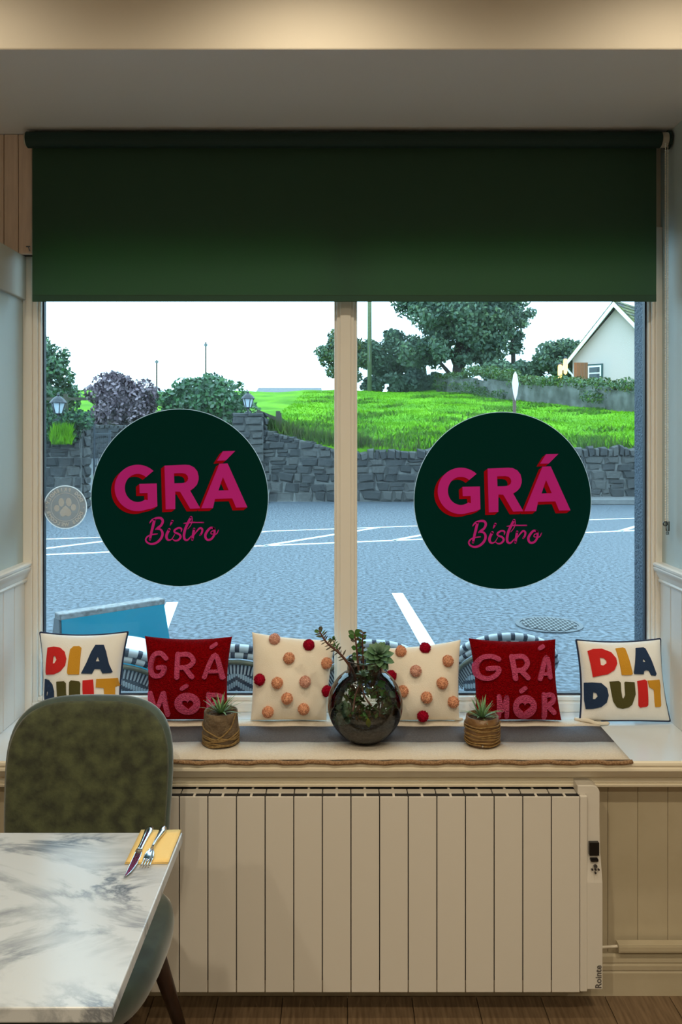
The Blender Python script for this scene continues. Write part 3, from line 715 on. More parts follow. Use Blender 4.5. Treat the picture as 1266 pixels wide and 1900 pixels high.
tree('low_bush', 'bramble clump beside the split posts near the lamp pillar', (-1.75,21.2,1.6),
     blob(-1.75,21.1,1.95,.35,.25,.22,8,.16), 1500, .09, [M['weed'], M['leaf_hedge'], M['grass_dark']], [([(-1.75,21.2,1.5),(-1.75,21.2,1.9)], .03, .015)], 'bush', 41)
# wooden fence at left, split posts
fe = tag(empty('rail_fence', (-9.0,26.2,1.8)), 'dark wooden rail fence between the leafy tree and the mauve bush', 'fence')
for x in (-9.15, -7.9): MB().box(x-.06+9, x+.06+9, -.06, .06, -.3, 1.25).build('post', M['fence_wood'], fe)
for zz in (.52, 1.08): MB().box(-.9, 1.2, -.08, -.05, zz-.05, zz+.05).build('rail', M['fence_wood'], fe)
sp = tag(empty('split_post_fence', (-1.78,20.6,1.75)), 'short weathered split post fence beside the lamp pillar', 'fence')
MB().box(.08,.19,-.05,.05,-.35,.55).build('post', M['fence_wood'], sp, bevel=.01); MB().bar((-.42,0,.55),(.12,0,.33), .06, .09).build('rail', M['fence_wood'], sp); MB().bar((.2,0,.5),(.25,-.05,-.1), .04, .04).build('stake', M['fence_wood'], sp)
# poles
def pole(name, label, px, Y, y0, y1, r, m):
    b = at(px, y0, Y); tp = at(px, y1, Y)
    t = tag(empty(name, b), label, 'pole'); MB().tube([(0,0,-.6),(0,0,(tp-b).z)], [r, r*.82], 12).build('shaft', m, t, smooth=True)
    return t
q = pole('utility_pole', 'tall mossy wooden utility pole right of the mullion', 686, 57, 728, 480, .17, M['pole_wood'])
MB().tube([(0,-.18,2.2),(0,-.18,3.4)], .02, 6).build('cable_guard', M['grey_metal'], q)
q = pole('thin_pole', 'thin distant pole above the green bush', 382, 48, 740, 635, .05, M['fence_wood']); MB().box(-.09,.09,-.05,.05,3.2,3.35).build('cap', M['grey_metal'], q)
q = pole('thin_pole', 'thin distant pole between the mauve bush and green bush', 291, 44, 760, 668, .05, M['fence_wood']); MB().box(-.08,.08,-.05,.05,2.6,2.72).build('cap', M['grey_metal'], q)
# road sign seen edge on
b = at(955, 705, 18.95)
sg = tag(empty('road_sign', (b.x, 18.95, .13)), 'narrow white diamond shaped road sign on a rusty post at the meadow edge', 'road sign')
MB().tube([(0,0,0),(0,0,2.75)], .042, 10).build('post', M['rust'], sg, smooth=True)
MB().add([(0,-.02,2.36),(.05,-.02,2.52),(.083,-.02,2.76),(.05,-.02,2.98),(0,-.02,3.06),(-.05,-.02,2.98),(-.083,-.02,2.76),(-.05,-.02,2.52)], [tuple(range(8))]).build('sign_plate', M['sign_white'], sg, rot=(0,0,math.radians(12)), solid=.012, loc=(0,-.05,0))
# barn far off
bn = tag(empty('barn', (-5.5,82,4.0)), 'long low grey barn on the horizon left of the mullion', 'barn')
MB().box(-3.2,3.2,0,6,0,2.0).build('wall', M['kerb'], bn)
MB().extrude_x([(-.3,2.0),(3,2.75),(6.3,2.0),(6.3,2.12),(3,2.9),(-.3,2.12)], -3.4, 3.4).build('roof', M['barn'], bn)
# rendered garden wall with hedge top
def gp(t): return Vector((7.0+6.6*t, 58-25.5*t, 0))
gw = empty('garden_wall', gp(.5)); tag(gw, 'long weathered rendered wall running down the right side of the meadow', 'wall')
ps = [gp(i/12) for i in range(13)]
for i in range(12):
    a, b2 = ps[i], ps[i+1]; z0, z1 = fz(a.x, a.y), fz(b2.x, b2.y); h = 1.05 + .12*math.sin(i*1.7)
    nrm = Vector((b2.y-a.y, -(b2.x-a.x), 0)).normalized()*.35
    vs = []
    for p, z in ((a, z0), (b2, z1)):
        vs += [(p.x,p.y,z-.4),(p.x,p.y,z+h),(p.x-nrm.x,p.y-nrm.y,z+h),(p.x-nrm.x,p.y-nrm.y,z-.4)]
    o = MB().add(vs, [(0,1,5,4),(1,2,6,5),(2,3,7,6),(0,4,7,3),(0,3,2,1),(4,5,6,7)]).build('panel', M['garden_wall'], gw); o.location = -gp(.5)
cl = []
for i in range(60):
    t = i/59; p = gp(t)
    if t < .18 or R0.random() < .93: cl.append((p.x+.3, p.y+.3, fz(p.x,p.y)+1.10+R0.uniform(-.05,.15)+(.40 if .2<t<.45 else 0), .55, .45, .34))
tag(leaf_cloud('hedge', cl, 11000, .15, [M['leaf_mid'], M['leaf_yellow'], M['leaf_mid'], M['grass_dark']], None, 51), 'ragged hedge growing along the top of the weathered garden wall', 'hedge', None, 'stuff')
cl = []
for i in range(15):
    p = gp(R0.random()); cl.append((p.x-.25, p.y-.25, fz(p.x,p.y)+R0.uniform(.05,.6), R0.uniform(.3,.8), .3, R0.uniform(.2,.45)))
tag(leaf_cloud('undergrowth', cl, 3000, .12, [M['leaf_dark'], M['weed'], M['grass_dark']], None, 52), 'twiggy undergrowth climbing the face of the weathered garden wall', 'undergrowth', None, 'stuff')
# white house
hd = Vector((-.743,.669,0)); hx = Vector((.669,.743,0)); A = Vector((16.1,46,0)); HA, HE, W = 9.4, 6.32, 2.75
hs = empty('white_house', (16.1,46,3.2)); tag(hs, 'white rendered gabled house behind the garden wall at the right', 'house')
def hpt(u, v, z, out=0): p = A + hd*u + hx*v; return (p.x-16.1, p.y-46, z-3.2)
MB().add([hpt(-W,0,2.9),hpt(W,0,2.9),hpt(W,0,HE),hpt(0,0,HA-.25),hpt(-W,0,HE), hpt(-W,9,2.9),hpt(W,9,2.9),hpt(W,9,HE),hpt(0,9,HA-.25),hpt(-W,9,HE)],
         [(0,1,2,3,4),(9,8,7,6,5),(1,6,7,2),(0,4,9,5)]).build('wall', M['render_white'], hs)
for sgn in (1, -1):
    e = sgn*(W+.42); ez = HE-.42*(HA-HE)/W
    MB().add([hpt(0,-.45,HA),hpt(e,-.45,ez),hpt(e,9.3,ez),hpt(0,9.3,HA), hpt(0,-.45,HA+.16),hpt(e,-.45,ez+.16),hpt(e,9.3,ez+.16),hpt(0,9.3,HA+.16)],
             [(0,1,2,3),(7,6,5,4),(0,4,5,1),(1,5,6,2),(2,6,7,3)]).build('roof', M['slate'], hs)
    nb = MB()
    for k in range(14):
        f0 = (k+.5)/14
        for j in range(1): nb.add([hpt(e*f0,-.44,HA+.16+(ez-HA)*f0),hpt(e*f0,9.3,HA+.16+(ez-HA)*f0),hpt(e*(f0+.03),9.3,HA+.21+(ez-HA)*(f0+.03)),hpt(e*(f0+.03),-.44,HA+.21+(ez-HA)*(f0+.03))],[(0,1,2,3)])
    tg = nb.build('tile_course', M['slate'], hs); tg['kind'] = 'stuff'
    MB().add([hpt(0,-.50,HA+.05),hpt(e,-.50,ez+.05),hpt(e,-.50,ez-.22),hpt(0,-.50,HA-.25), hpt(0,-.42,HA+.05),hpt(e,-.42,ez+.05),hpt(e,-.42,ez-.22),hpt(0,-.42,HA-.25)],
             [(0,1,2,3),(7,6,5,4),(0,4,5,1),(2,6,7,3),(1,5,6,2)]).build('bargeboard', M['barge'], hs)
for (u0, u1, za, zbn) in ((1.05,1.85,4.35,5.95), (-2.45,-1.45,4.35,6.1)):
    wn = MB().add([hpt(u,v,z) for v in (-.05,.1) for u,z in ((u0-.22,za),(u1,za),(u1,zbn),(u0-.22,zbn))], [(0,1,2,3),(7,6,5,4),(0,4,5,1),(2,6,7,3),(1,5,6,2),(0,3,7,4)]).build('window', M['frame_green'], hs)
    MB().add([hpt(u,v,z) for v in (-.08,-.04) for u,z in ((u0-.12,za+.05),(u1-.12,za+.05),(u1-.12,zbn-.1),(u0-.12,zbn-.1))], [(0,1,2,3),(7,6,5,4),(0,4,5,1),(2,6,7,3),(1,5,6,2),(0,3,7,4)]).build('frame', M['barge'], wn)
    for q0, q1 in ((.05,.66), (.72,.95)):
        z0_, z1_ = za+.1+(zbn-za-.2)*q0*.98, za+.1+(zbn-za-.2)*q1*.98
        MB().add([hpt(u,v,z) for v in (-.10,-.07) for u,z in ((u0-.04,z0_),(u1-.20,z0_),(u1-.20,z1_),(u0-.04,z1_))], [(0,1,2,3),(7,6,5,4),(0,4,5,1),(2,6,7,3),(1,5,6,2),(0,3,7,4)]).build('pane', M['pane_dark'], wn)
MB().tube([hpt(W+.35,-.2,ez), hpt(W+.1,-.12,ez-.35), hpt(W-.05,-.1,ez-.5), hpt(W-.05,-.1,3.6)], .06, 8).build('downpipe', M['barge'], hs)
# timber screen with two added glows standing in for lamp reflections
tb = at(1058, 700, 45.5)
ts = tag(empty('timber_screen', (tb.x, 45.5, 4.0)), 'orange timber screen beside the white house', 'screen')
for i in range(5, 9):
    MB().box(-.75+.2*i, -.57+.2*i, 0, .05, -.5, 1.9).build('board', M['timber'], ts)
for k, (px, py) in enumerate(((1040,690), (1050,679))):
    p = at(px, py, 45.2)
    lt = tag(empty('reflection_glow', (p.x, 45.25, p.z)), ('lower left' if k == 0 else 'upper right') + ' of two warm glows standing in for lamp reflections by the timber screen', 'lantern')
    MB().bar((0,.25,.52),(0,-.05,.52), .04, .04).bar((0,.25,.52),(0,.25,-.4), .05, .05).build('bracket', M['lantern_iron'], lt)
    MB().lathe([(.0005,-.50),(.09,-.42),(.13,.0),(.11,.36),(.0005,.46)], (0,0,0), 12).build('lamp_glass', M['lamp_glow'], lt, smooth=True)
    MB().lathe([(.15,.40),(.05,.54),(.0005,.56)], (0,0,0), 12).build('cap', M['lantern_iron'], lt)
    pd = bpy.data.lights.new('reflection_glow_light', 'POINT'); pd.energy = 40; pd.color = (1,.5,.14); pd.shadow_soft_size = .15
    po = bpy.data.objects.new('reflection_glow_light', pd); COL.objects.link(po); po.parent = lt; po.location = (0,-.5,0)

# ------------------------------------------------------------------ bistro chairs outside
def make_bistro_chair():
    t = empty('bistro_chair')
    def arch(r, z0, s, drop=.17):      # s in -1..1 along the rim; ends run forward along the arms
        a = s*math.pi/2
        return Vector((r*math.sin(a), .17*(1-math.cos(a))*1.0, z0 - drop*(1-math.cos(a))**1.0))
    n = 42
    for k, (rr, rad) in enumerate(((.228,.017), (.214,.015))):
        pts = [arch(rr, .80-.026*k, -1+2*i/n) for i in range(n+1)]
        MB().tube(pts, rad, 8, mif=lambda i, k=k: (0 if ((i+k) % 3) else 1)).build('rim', [M['rattan_white'], M['rattan_navy']], t, smooth=True)
    pts = [arch(.208, .748, -1+2*i/n)+Vector((0,-.012,0)) for i in range(n+1)]
    MB().tube(pts, .010, 8).build('back_tube', M['bamboo'], t, smooth=True)
    bm_ = MB(); m = 84
    for i in range(m):
        a0 = arch(.205, .745, -1+2*i/m); a1 = arch(.205, .745, -1+2*(i+1)/m); dn = Vector((0,.004,-.050))
        c = Vector((0, a0.y, .58)); 
        def inw(p): 
            v = Vector((-p.x*.16, 0, -.048)); return p+v
        bm_.add([a0, a1, inw(a1), inw(a0)], [(0,1,2,3)], 0 if i % 2 else 1)
    bm_.build('woven_band', [M['rattan_white'], M['rattan_navy']], t, solid=.006, fix=False)
    pn = MB().grid(lambda u, v: (lambda s, q: Vector((arch(.176,.70,s).x*(1-.12*q), arch(.176,.70,s).y, arch(.176,.70,s).z*(1-q) + .44*q)))(-.86+1.72*u, v), 24, 6)
    pn.build('back_panel', M['chevron'], t, solid=.010, smooth=True, fix=False)
    MB().lathe([(.0005,.455),(.19,.455),(.20,.445),(.19,.43),(.0005,.43)], (0,.17,0), 28).build('seat', M['chevron'], t)
    MB().lathe([(.19,.445),(.208,.437),(.19,.425)], (0,.17,0), 28).build('seat_rim', M['bamboo'], t, smooth=True)
    for x in (-.205, .205):
        MB().tube([(x*.99,.16,.585),(x*1.02,.10,.42),(x*.98,.05,0)], .013, 8).build('leg', M['bamboo'], t, smooth=True)
        MB().tube([(x*.9,.30,.44),(x*.95,.34,0)], .013, 8).build('leg', M['bamboo'], t, smooth=True)
        MB().tube([arch(.226,.79,1 if x > 0 else -1), (x*1.08,.24,.60), (x*.95,.30,.44)], .012, 8).build('arm', M['bamboo'], t, smooth=True)
    return t
lab = ['navy and white woven bistro chair below the turquoise board', 'navy and white woven bistro chair between the left red cushion and pom-pom cushion',
       'navy and white woven bistro chair behind the mullion and glass bowl', 'navy and white woven bistro chair behind the right red cushion']
bc = make_bistro_chair()
for i, (px, Y, rz) in enumerate(((205,3.05,.05), (437,3.10,-.06), (690,3.17,.03), (947,3.28,0))):
    o = bc if i == 0 else copy_tree(bc)
    o.location = ((px-CX)*Y/F, Y, 0); o.rotation_euler.z = rz
    tag(o, lab[i], 'chair', 'woven bistro chairs outside the window')
bt = tag(empty('round_table', (-1.09,3.62,0)), 'small white round table behind the chair under the turquoise board', 'table')
MB().lathe([(.0005,.665),(.215,.665),(.222,.657),(.215,.648),(.0005,.648)], (0,0,0), 40).build('tabletop', M['white_table'], bt, smooth=False)
MB().tube([(0,0,.01),(0,0,.65)], .022, 12).build('pedestal', M['grey_metal'], bt); MB().lathe([(.0005,.02),(.17,.012),(.18,0),(.0005,0)], (0,0,0), 28).build('base', M['grey_metal'], bt)
# turquoise A-board
tl = at(109, 1140, 3.95); trp = at(298, 1110, 4.32); tl.z = trp.z = .745
u = (trp-tl); u.z = 0; wd = u.length; u.normalize(); ang = math.atan2(u.y, u.x)
ab = tag(empty('sandwich_board', (tl.x, tl.y, 0), (0,0,ang)), 'turquoise sandwich board with pale worn top edge on the road outside', 'sign board')
for sgn, nm in ((-1,'front_panel'), (1,'back_panel')):
    y0 = .0; p = MB()
    vs = [(x, sgn*(.02+.16*(1-z/.745))+dy, z) for dy in (-.012,.012) for x, z in ((-.03,.02),(wd+.05,.02),(wd+.0,.735),(0,.735))]
    p.add(vs, [(0,1,2,3),(7,6,5,4),(0,4,5,1),(2,6,7,3),(1,5,6,2),(0,3,7,4)]).build(nm, M['turquoise'], ab)
MB().box(-.008, wd+.008, -.038, .038, .715, .748).build('top_edge', M['board_edge'], ab, bevel=.006)
MB().add([(-.018,-.165,.05),(-.018,.165,.05),(-.002,.03,.72),(-.002,-.03,.72),(-.03,-.165,.05),(-.03,.165,.05),(-.012,.03,.72),(-.012,-.03,.72)], [(0,1,2,3),(7,6,5,4),(0,4,5,1),(2,6,7,3),(1,5,6,2),(0,3,7,4)]).build('end_panel', M['grey_metal'], ab)

# ================================================================== ON THE GLASS
SD = F/2.627
def decal_px(x, y, k, ox, oy, cx, cy): return ((ox + x/k - cx)/SD, -(oy + y/k - cy)/SD)
def ell(cx, cy, rx, ry, a0, a1, n=40): return [(cx+rx*math.cos(math.radians(a0+(a1-a0)*i/n)), cy-ry*math.sin(math.radians(a0+(a1-a0)*i/n))) for i in range(n+1)]
G_ = ell(318,360,181,182,47,291) + [(430,520),(472,503),(467,325),(330,328),(333,402),(395,400),(397,456)] + ell(318,360,101,110,-55,-310)
R_ = ([(527,185),(690,178),(725,181),(760,199),(785,230),(795,270),(795,295),(782,335),(757,362),(728,380),(808,520),(728,522),(650,390),(612,388),(612,525),(537,528)],
      [(602,246),(665,244),(693,250),(708,266),(713,285),(708,303),(692,317),(665,322),(605,324)])
A_ = ([(957,170),(1022,168),(1177,512),(1088,514),(1058,442),(923,446),(908,518),(815,520)], [(985,275),(1030,378),(950,380)])
AC_ = [(985,72),(1082,70),(1008,145),(938,148)]
GRA = [('G', [poly2d(G_)]), ('R', [poly2d(R_[0], [R_[1]])]), ('A', [poly2d(A_[0], [A_[1]]), poly2d(AC_)])]
BIS = [[[(250,185,40),(225,290,40),(200,390,36),(182,482,34)], [(178,240,16),(215,195,26),(285,168,32),(345,172,36),(370,215,36),(345,275,34),(300,310,34),(268,335,22)],
        [(268,330,20),(335,335,30),(366,390,36),(345,465,36),(280,528,34),(205,548,30),(145,528,26),(120,485,24),(145,440,22),(205,412,20),(290,400,16)]],
       [[(465,335,40),(432,400,40),(424,450,38),(448,488,30),(500,478,14),(545,410,10)], [(510,212,36),(480,272,16)]],
       [[(640,370,10),(644,325,26),(600,312,26),(545,345,28),(548,378,28),(610,405,30),(632,445,32),(600,488,28),(552,500,22),(515,478,12)]],
       [[(785,155,36),(745,230,38),(700,330,38),(682,420,38),(692,478,34),(735,488,26),(790,430,12)], [(795,150,16),(802,200,14),(782,270,12),(735,330,8)], [(682,246,16),(780,232,22),(870,232,18),(968,232,20)]],
       [[(830,325,34),(818,400,36),(804,482,36)], [(795,470,12),(855,380,18),(915,315,28),(950,335,30),(942,385,28),(918,418,26)]],
       [[(1125,325,30),(1075,310,32),(1020,365,36),(994,430,36),(1020,484,32),(1078,478,32),(1122,420,32),(1130,350,30),(1112,310,24)], [(1130,350,16),(1085,365,14),(1078,398,14),(1110,402,14)], [(1112,412,16),(1160,398,16),(1188,345,14)]]]
def flat(name, parts, y, m, parent, conv, stag=1):
    mb = MB()                                                        # overlapping strokes lie a hair apart
    for i, (vs, fs) in enumerate(parts): mb.add([(conv(a, b)[0], y+.00004*i*stag, conv(a, b)[1]) for a, b in vs], fs)
    return mb.build(name, m, parent, fix=False)
def disc(r, y, n=96): return MB().add([(r*math.cos(2*math.pi*k/n), y, r*math.sin(2*math.pi*k/n)) for k in range(n)], [tuple(range(n))])
def round_sign(px, py, label):
    c = at(px, py, 2.627); t = tag(empty('window_sticker', c), label, 'window sticker', 'round green stickers on the panes')
    disc(.2964, .0012).build('edge', M['decal_edge'], t, fix=False); disc(.2945, .0006).build('disc', M['decal_green'], t, fix=False)
    cv = lambda x, y: decal_px(x, y, 4.22, 180, 820, 333, 923.5)
    for nm, parts in GRA:
        sh = []
        for k in range(1, 7): sh += [([(x-4.6*k, y+3.7*k) for x, y in v], f) for v, f in parts]
        l = flat('letter', parts, -.0012, M['decal_pink'], t, cv)
        flat('letter_shadow', sh, -.0004, M['decal_red'], l, cv, 1)
    cv2 = lambda x, y: decal_px(x, y, 7.9125, 255, 940, 333, 923.5)
    for strokes in BIS: flat('letter', [stroke2d(s, 20) for s in strokes], -.0008, M['decal_pink'], t, cv2)
    return t
round_sign(333.5, 923.5, 'round dark green sticker with pink lettering on the left pane')
round_sign(933, 929, 'round dark green sticker with pink lettering on the right pane')

def text_mesh(s, size, offset=0.):
    cu = bpy.data.curves.new('t', 'FONT'); cu.body = s; cu.size = size; cu.align_x = 'CENTER'; cu.align_y = 'CENTER'; cu.offset = offset; cu.resolution_u = 3
    o = bpy.data.objects.new('t', cu); COL.objects.link(o); bpy.context.view_layer.update()
    dg = bpy.context.evaluated_depsgraph_get(); me = bpy.data.meshes.new_from_object(o.evaluated_get(dg))
    bpy.data.objects.remove(o); return me
c = at(121, 941, 2.627)
ds = tag(empty('dog_sticker', c), 'grey round sticker with paw print and mirrored words at the left edge', 'window sticker')
rd = 40.5/SD
disc(rd, .0008).build('disc', M['decal_pale'], ds, fix=False); disc(rd*.955, .0004).build('disc', M['decal_grey'], ds, fix=False)
ring = MB(); n = 64; r0, r1 = rd*.635, rd*.66
ring.add([(r*math.cos(2*math.pi*k/n), -.0002, r*math.sin(2*math.pi*k/n)) for r in (r0, r1) for k in range(n)], [(k, (k+1)%n, n+(k+1)%n, n+k) for k in range(n)]).build('ring', M['decal_pale'], ds, fix=False)
def blob2(cx, cy, rx, ry, rot, n=20): 
    return [(cx+rx*math.cos(a)*math.cos(rot)-ry*math.sin(a)*math.sin(rot), cy+rx*math.cos(a)*math.sin(rot)+ry*math.sin(a)*math.cos(rot)) for a in (2*math.pi*k/n for k in range(n))]
cvp = lambda x, y: ((x-590)/430*rd, -(y-600)/430*rd)
for bl in (blob2(514,505,56,86,-.05), blob2(660,500,56,86,-.12), blob2(425,622,54,66,0), blob2(755,605,54,66,0), [(595,572),(625,590),(690,655),(715,710),(700,760),(655,782),(620,768),(600,762),(580,770),(545,788),(505,770),(482,715),(500,665),(560,595)]):
    flat('paw_pad', [poly2d(bl)], -.0003, M['decal_pale'], ds, cvp)
def ring_text(s, r, mid, step, inward):
    n = len(s)
    for i, ch in enumerate(s):
        if ch == ' ': continue
        me = text_mesh(ch, rd*.215, .0008)
        if not me.materials: me.materials.append(M['decal_pale'])
        else: me.materials[0] = M['decal_pale']
        # words run the other way round because they face the street
        a = math.radians(mid + (i-(n-1)/2)*step) if inward else math.radians(mid - (i-(n-1)/2)*step)
        rot = a - math.pi/2 if inward else a + math.pi/2
        mw = Matrix.Translation((r*math.cos(a), -.0004, r*math.sin(a))) @ Matrix.Rotation(-rot, 4, 'Y') @ Matrix.Rotation(math.pi/2, 4, 'X') @ Matrix.Scale(-1, 4, (1,0,0))
        inst('letter', me, ds, mw=mw)
ring_text('DOG FRIENDLY', rd*.80, 95, 12.8, True); ring_text('DOGS WELCOME', rd*.80, 268, 12.8, False)
for sg_ in (-1, 1): flat('letter', [poly2d(blob2(590+sg_*365, 605, 16, 16, 0, 10))], -.0004, M['decal_pale'], ds, cvp)

# ================================================================== BLIND
bl = tag(empty('roller_blind', (0,2.515,2.578)), 'dark green roller blind half lowered over the window', 'blind')
MB().tube([(-1.0,0,0),(1.018,0,0)], .0255, 24).build('roll', M['blind_roll'], bl, smooth=False)
MB().box(-.995, 1.0165, .0255, .0268, -.511, 0).build('fabric', M['blind'], bl)
MB().box(-.995, 1.0165, .0238, .0254, -.4912, -.4902).build('hem_seam', mat('pale_green_thread', (.05,.11,.06), .8), bl)
MB().box(-.995, 1.0165, .0246, .0300, -.511, -.4908).build('bottom_bar', M['blind'], bl, bevel=.0006)
MB().tube([(-1.006,0,0),(-.999,0,0)], .021, 20).build('end_cap', M['bracket'], bl)
MB().tube([(1.018,0,0),(1.040,0,0)], .024, 24).build('bracket', M['bracket'], bl, bevel=.002); MB().tube([(1.040,.002,0),(1.048,.002,0)], .029, 24).build('bracket', M['blind_roll'], bl)
ch = MB(); oct6 = [(1,0,0),(-1,0,0),(0,1,0),(0,-1,0),(0,0,1),(0,0,-1)]; of = [(0,2,4),(2,1,4),(1,3,4),(3,0,4),(2,0,5),(1,2,5),(3,1,5),(0,3,5)]
for x, y, k in ((1.0265,-.022,0), (1.0345,-.020,1)):
    for i in range(226):
        z = -.02 - i*.0053 - k*.002
        ch.add([(x+.0029*a, y+.0029*b, z+.0026*c2) for a, b, c2 in oct6], of)
    ch.tube([(x,y,-.02),(x,y,-1.215)], .0007, 4)
o = ch.build('bead_chain', M['bead'], bl, fix=False); o['kind'] = 'stuff'
MB().ball((1.026,-.021,-1.222), .008, 12, 8).box(1.029,1.038,-.026,-.015,-1.245,-1.214).box(1.029,1.036,-.025,-.017,-1.256,-1.247).build('chain_clip', M['clip'], bl, smooth=True)

# ================================================================== ON THE SILL
# runner
ZR = ZS + .005
rn = tag(empty('table_runner', (.1,2.35,ZS)), 'cream woven runner with a broad grey stripe laid along the sill', 'runner')
def rn_strip(name, y0, y1, m, zfun=lambda x, y: ZR):
    nx = 60
    o = MB().grid(lambda u, v: (-.62+1.425*u, y0+(y1-y0)*v, zfun(-.62+1.425*u, y0+(y1-y0)*v) + .0008*math.sin(u*60)), nx, 2).build(name, m, rn, solid=.004, smooth=True, fix=False)
    o.location = (-.1,-2.35,-ZS); return o
rn_strip('cloth', 2.196, 2.318, M['runner']); rn_strip('stripe', 2.318, 2.444, M['stripe']); rn_strip('cloth', 2.444, 2.505, M['runner'])
hm = MB().tube([(-.62+.0143*i*1.0, 2.190+.0015*math.sin(i*1.9), ZR-.005+.002*math.sin(i*.7)) for i in range(101)], .0058, 8); hm.build('hem', M['hem'], rn, smooth=True).location = (-.1,-2.35,-ZS)
for pts in ([(.742,2.500,ZR+.004),(.775,2.470,ZR+.010),(.80,2.462,ZR+.004),(.842,2.476,ZR)], [(.742,2.500,ZR+.004),(.785,2.49,ZR+.003),(.82,2.485,ZR+.002)], [(.36,2.494,ZR+.003),(.375,2.50,ZR+.004),(.385,2.507,ZR+.001)]):
    MB().tube(catmull(pts, 5), [.006]*(5*(len(pts)-1)) + [.003], 8).build('tassel', M['whitepom'], rn, smooth=True).location = (-.1,-2.35,-ZS)

# cushions
TILT = math.radians(13); Z0 = ZR + .004
def unproj(px, py, Y0):
    Y = Y0
    for _ in range(12):
        z = H-(py-HY)*Y/F; Y = Y0 + (z-Z0)*math.tan(TILT)
    return ((px-CX)*Y/F, (z-Z0)/math.cos(TILT))
class Cushion:
    def __init__(s, name, label, group, corners, Y0, fabric, T=.050, k=.055, seed=0, cat='cushion'):
        s.c = [unproj(px, py, Y0) for px, py in corners]                       # TL, TR, BR, BL in the cushion's own plane
        bx = (s.c[2][0]+s.c[3][0])/2; s.c = [(x-bx, max(h, 0)) for x, h in s.c]; s.bx = bx; s.Y0 = Y0; s.k = k; s.T = T; s.seed = seed
        s.t = tag(empty(name, (bx, Y0, Z0), (-TILT,0,0)), label, cat, group)
        n = 30
        def pt(i, j, side):
            u, v = s.ease(i/n*2-1), s.ease(j/n*2-1); x, h = s.pos(u, v); d = s.depth(u, v)
            return (x, -d if side else d*.75, h)
        mb = MB(); mb.grid(lambda a, b: pt(a*n, b*n, True), n, n); mb.grid(lambda a, b: pt(a*n, b*n, False), n, n)
        me = mb.mesh('cover', fabric, True); bm = bmesh.new(); bm.from_mesh(me); bmesh.ops.remove_doubles(bm, verts=bm.verts, dist=1e-5); bmesh.ops.recalc_face_normals(bm, faces=bm.faces); bm.to_mesh(me); bm.free()
        o = bpy.data.objects.new('cover', me); COL.objects.link(o); o.parent = s.t
    def ease(s, a): return math.sin(a*math.pi/2)
    def pos(s, u, v):
        U = u*(1-s.k*(1-v*v)); V = v*(1-s.k*(1-u*u)) if v > 0 else v*(1-.3*s.k*(1-u*u)); a, b = (U+1)/2, (V+1)/2
        TL, TR, BR, BL = s.c
        return tuple((1-b)*((1-a)*BL[i]+a*BR[i]) + b*((1-a)*TL[i]+a*TR[i]) for i in (0,1))
    def depth(s, u, v):
        q = max(0., (1-u*u)*(1-v*v)); w = 1+.05*math.sin(5*u+s.seed)*math.cos(4*v+2*s.seed)
        cr = .0016*math.sin(9*math.atan2(v, u)+s.seed)*min(1, (u*u+v*v))*q**.5
        return s.T*q**.42*w + cr + .0015
    def inv(s, x, h):
        u, v = 0., 0.
        for _ in range(25):
            px, ph = s.pos(u, v); e = 1e-3; ax, ah = s.pos(u+e, v); bx, bh = s.pos(u, v+e)
            J = ((ax-px)/e, (bx-px)/e, (ah-ph)/e, (bh-ph)/e); det = J[0]*J[3]-J[1]*J[2]
            dx, dh = x-px, h-ph
            u = min(1, max(-1, u+(J[3]*dx-J[1]*dh)/det)); v = min(1, max(-1, v+(-J[2]*dx+J[0]*dh)/det))
        return u, v
    def local(s, px, py):
        x, h = unproj(px, py, s.Y0-s.T*.6); return x-s.bx, h
    def surf(s, px, py):
        x, h = s.local(px, py); u, v = s.inv(x, h); return x, h, s.depth(u, v)
    def letter(s, parts, m, k, ox, oy, lift=.0022, fine=.009):
        vs, fs = merge2d(parts); bm = bmesh.new()
        bv = [bm.verts.new((ox+x/k, oy+y/k, 0)) for x, y in vs]
        for f in fs:
            try: bm.faces.new([bv[i] for i in f])
            except ValueError: pass
        bmesh.ops.triangulate(bm, faces=bm.faces)
        for _ in range(3):
            ed = [e for e in bm.edges if e.calc_length() > fine*585]
            if not ed: break
            bmesh.ops.subdivide_edges(bm, edges=ed, cuts=1); bmesh.ops.triangulate(bm, faces=bm.faces)
        for v in bm.verts:
            x, h, d = s.surf(v.co.x, v.co.y); v.co = (x, -d-lift, h)
        bmesh.ops.recalc_face_normals(bm, faces=bm.faces)
        me = bpy.data.meshes.new('letter'); bm.to_mesh(me); bm.free(); me.materials.append(m)
        o = bpy.data.objects.new('letter', me); COL.objects.link(o); o.parent = s.t
        q = o.modifiers.new('solid', 'SOLIDIFY'); q.thickness = lift*2; q.offset = 0
        return o
    def edge(s, name, m, r):
        n = 24; P_ = []
        for a, b, c2, d2 in ((-1,-1,1,-1),(1,-1,1,1),(1,1,-1,1),(-1,1,-1,-1)):
            for i in range(n):
                t = s.ease(i/n*2-1)*.5+.5; x, h = s.pos(a+(c2-a)*t, b+(d2-b)*t); P_.append((x, 0, h))
        P_.append(P_[0]); return MB().tube(P_, r, 8, cap=False).build(name, m, s.t, smooth=True)
    def pompom(s, px, py, me, r):
        x, h, d = s.surf(px, py); inst('pompom', me, s.t, (x, -d-r*.45, h), (random.uniform(0,6), random.uniform(0,6), 0), (r, r, r))

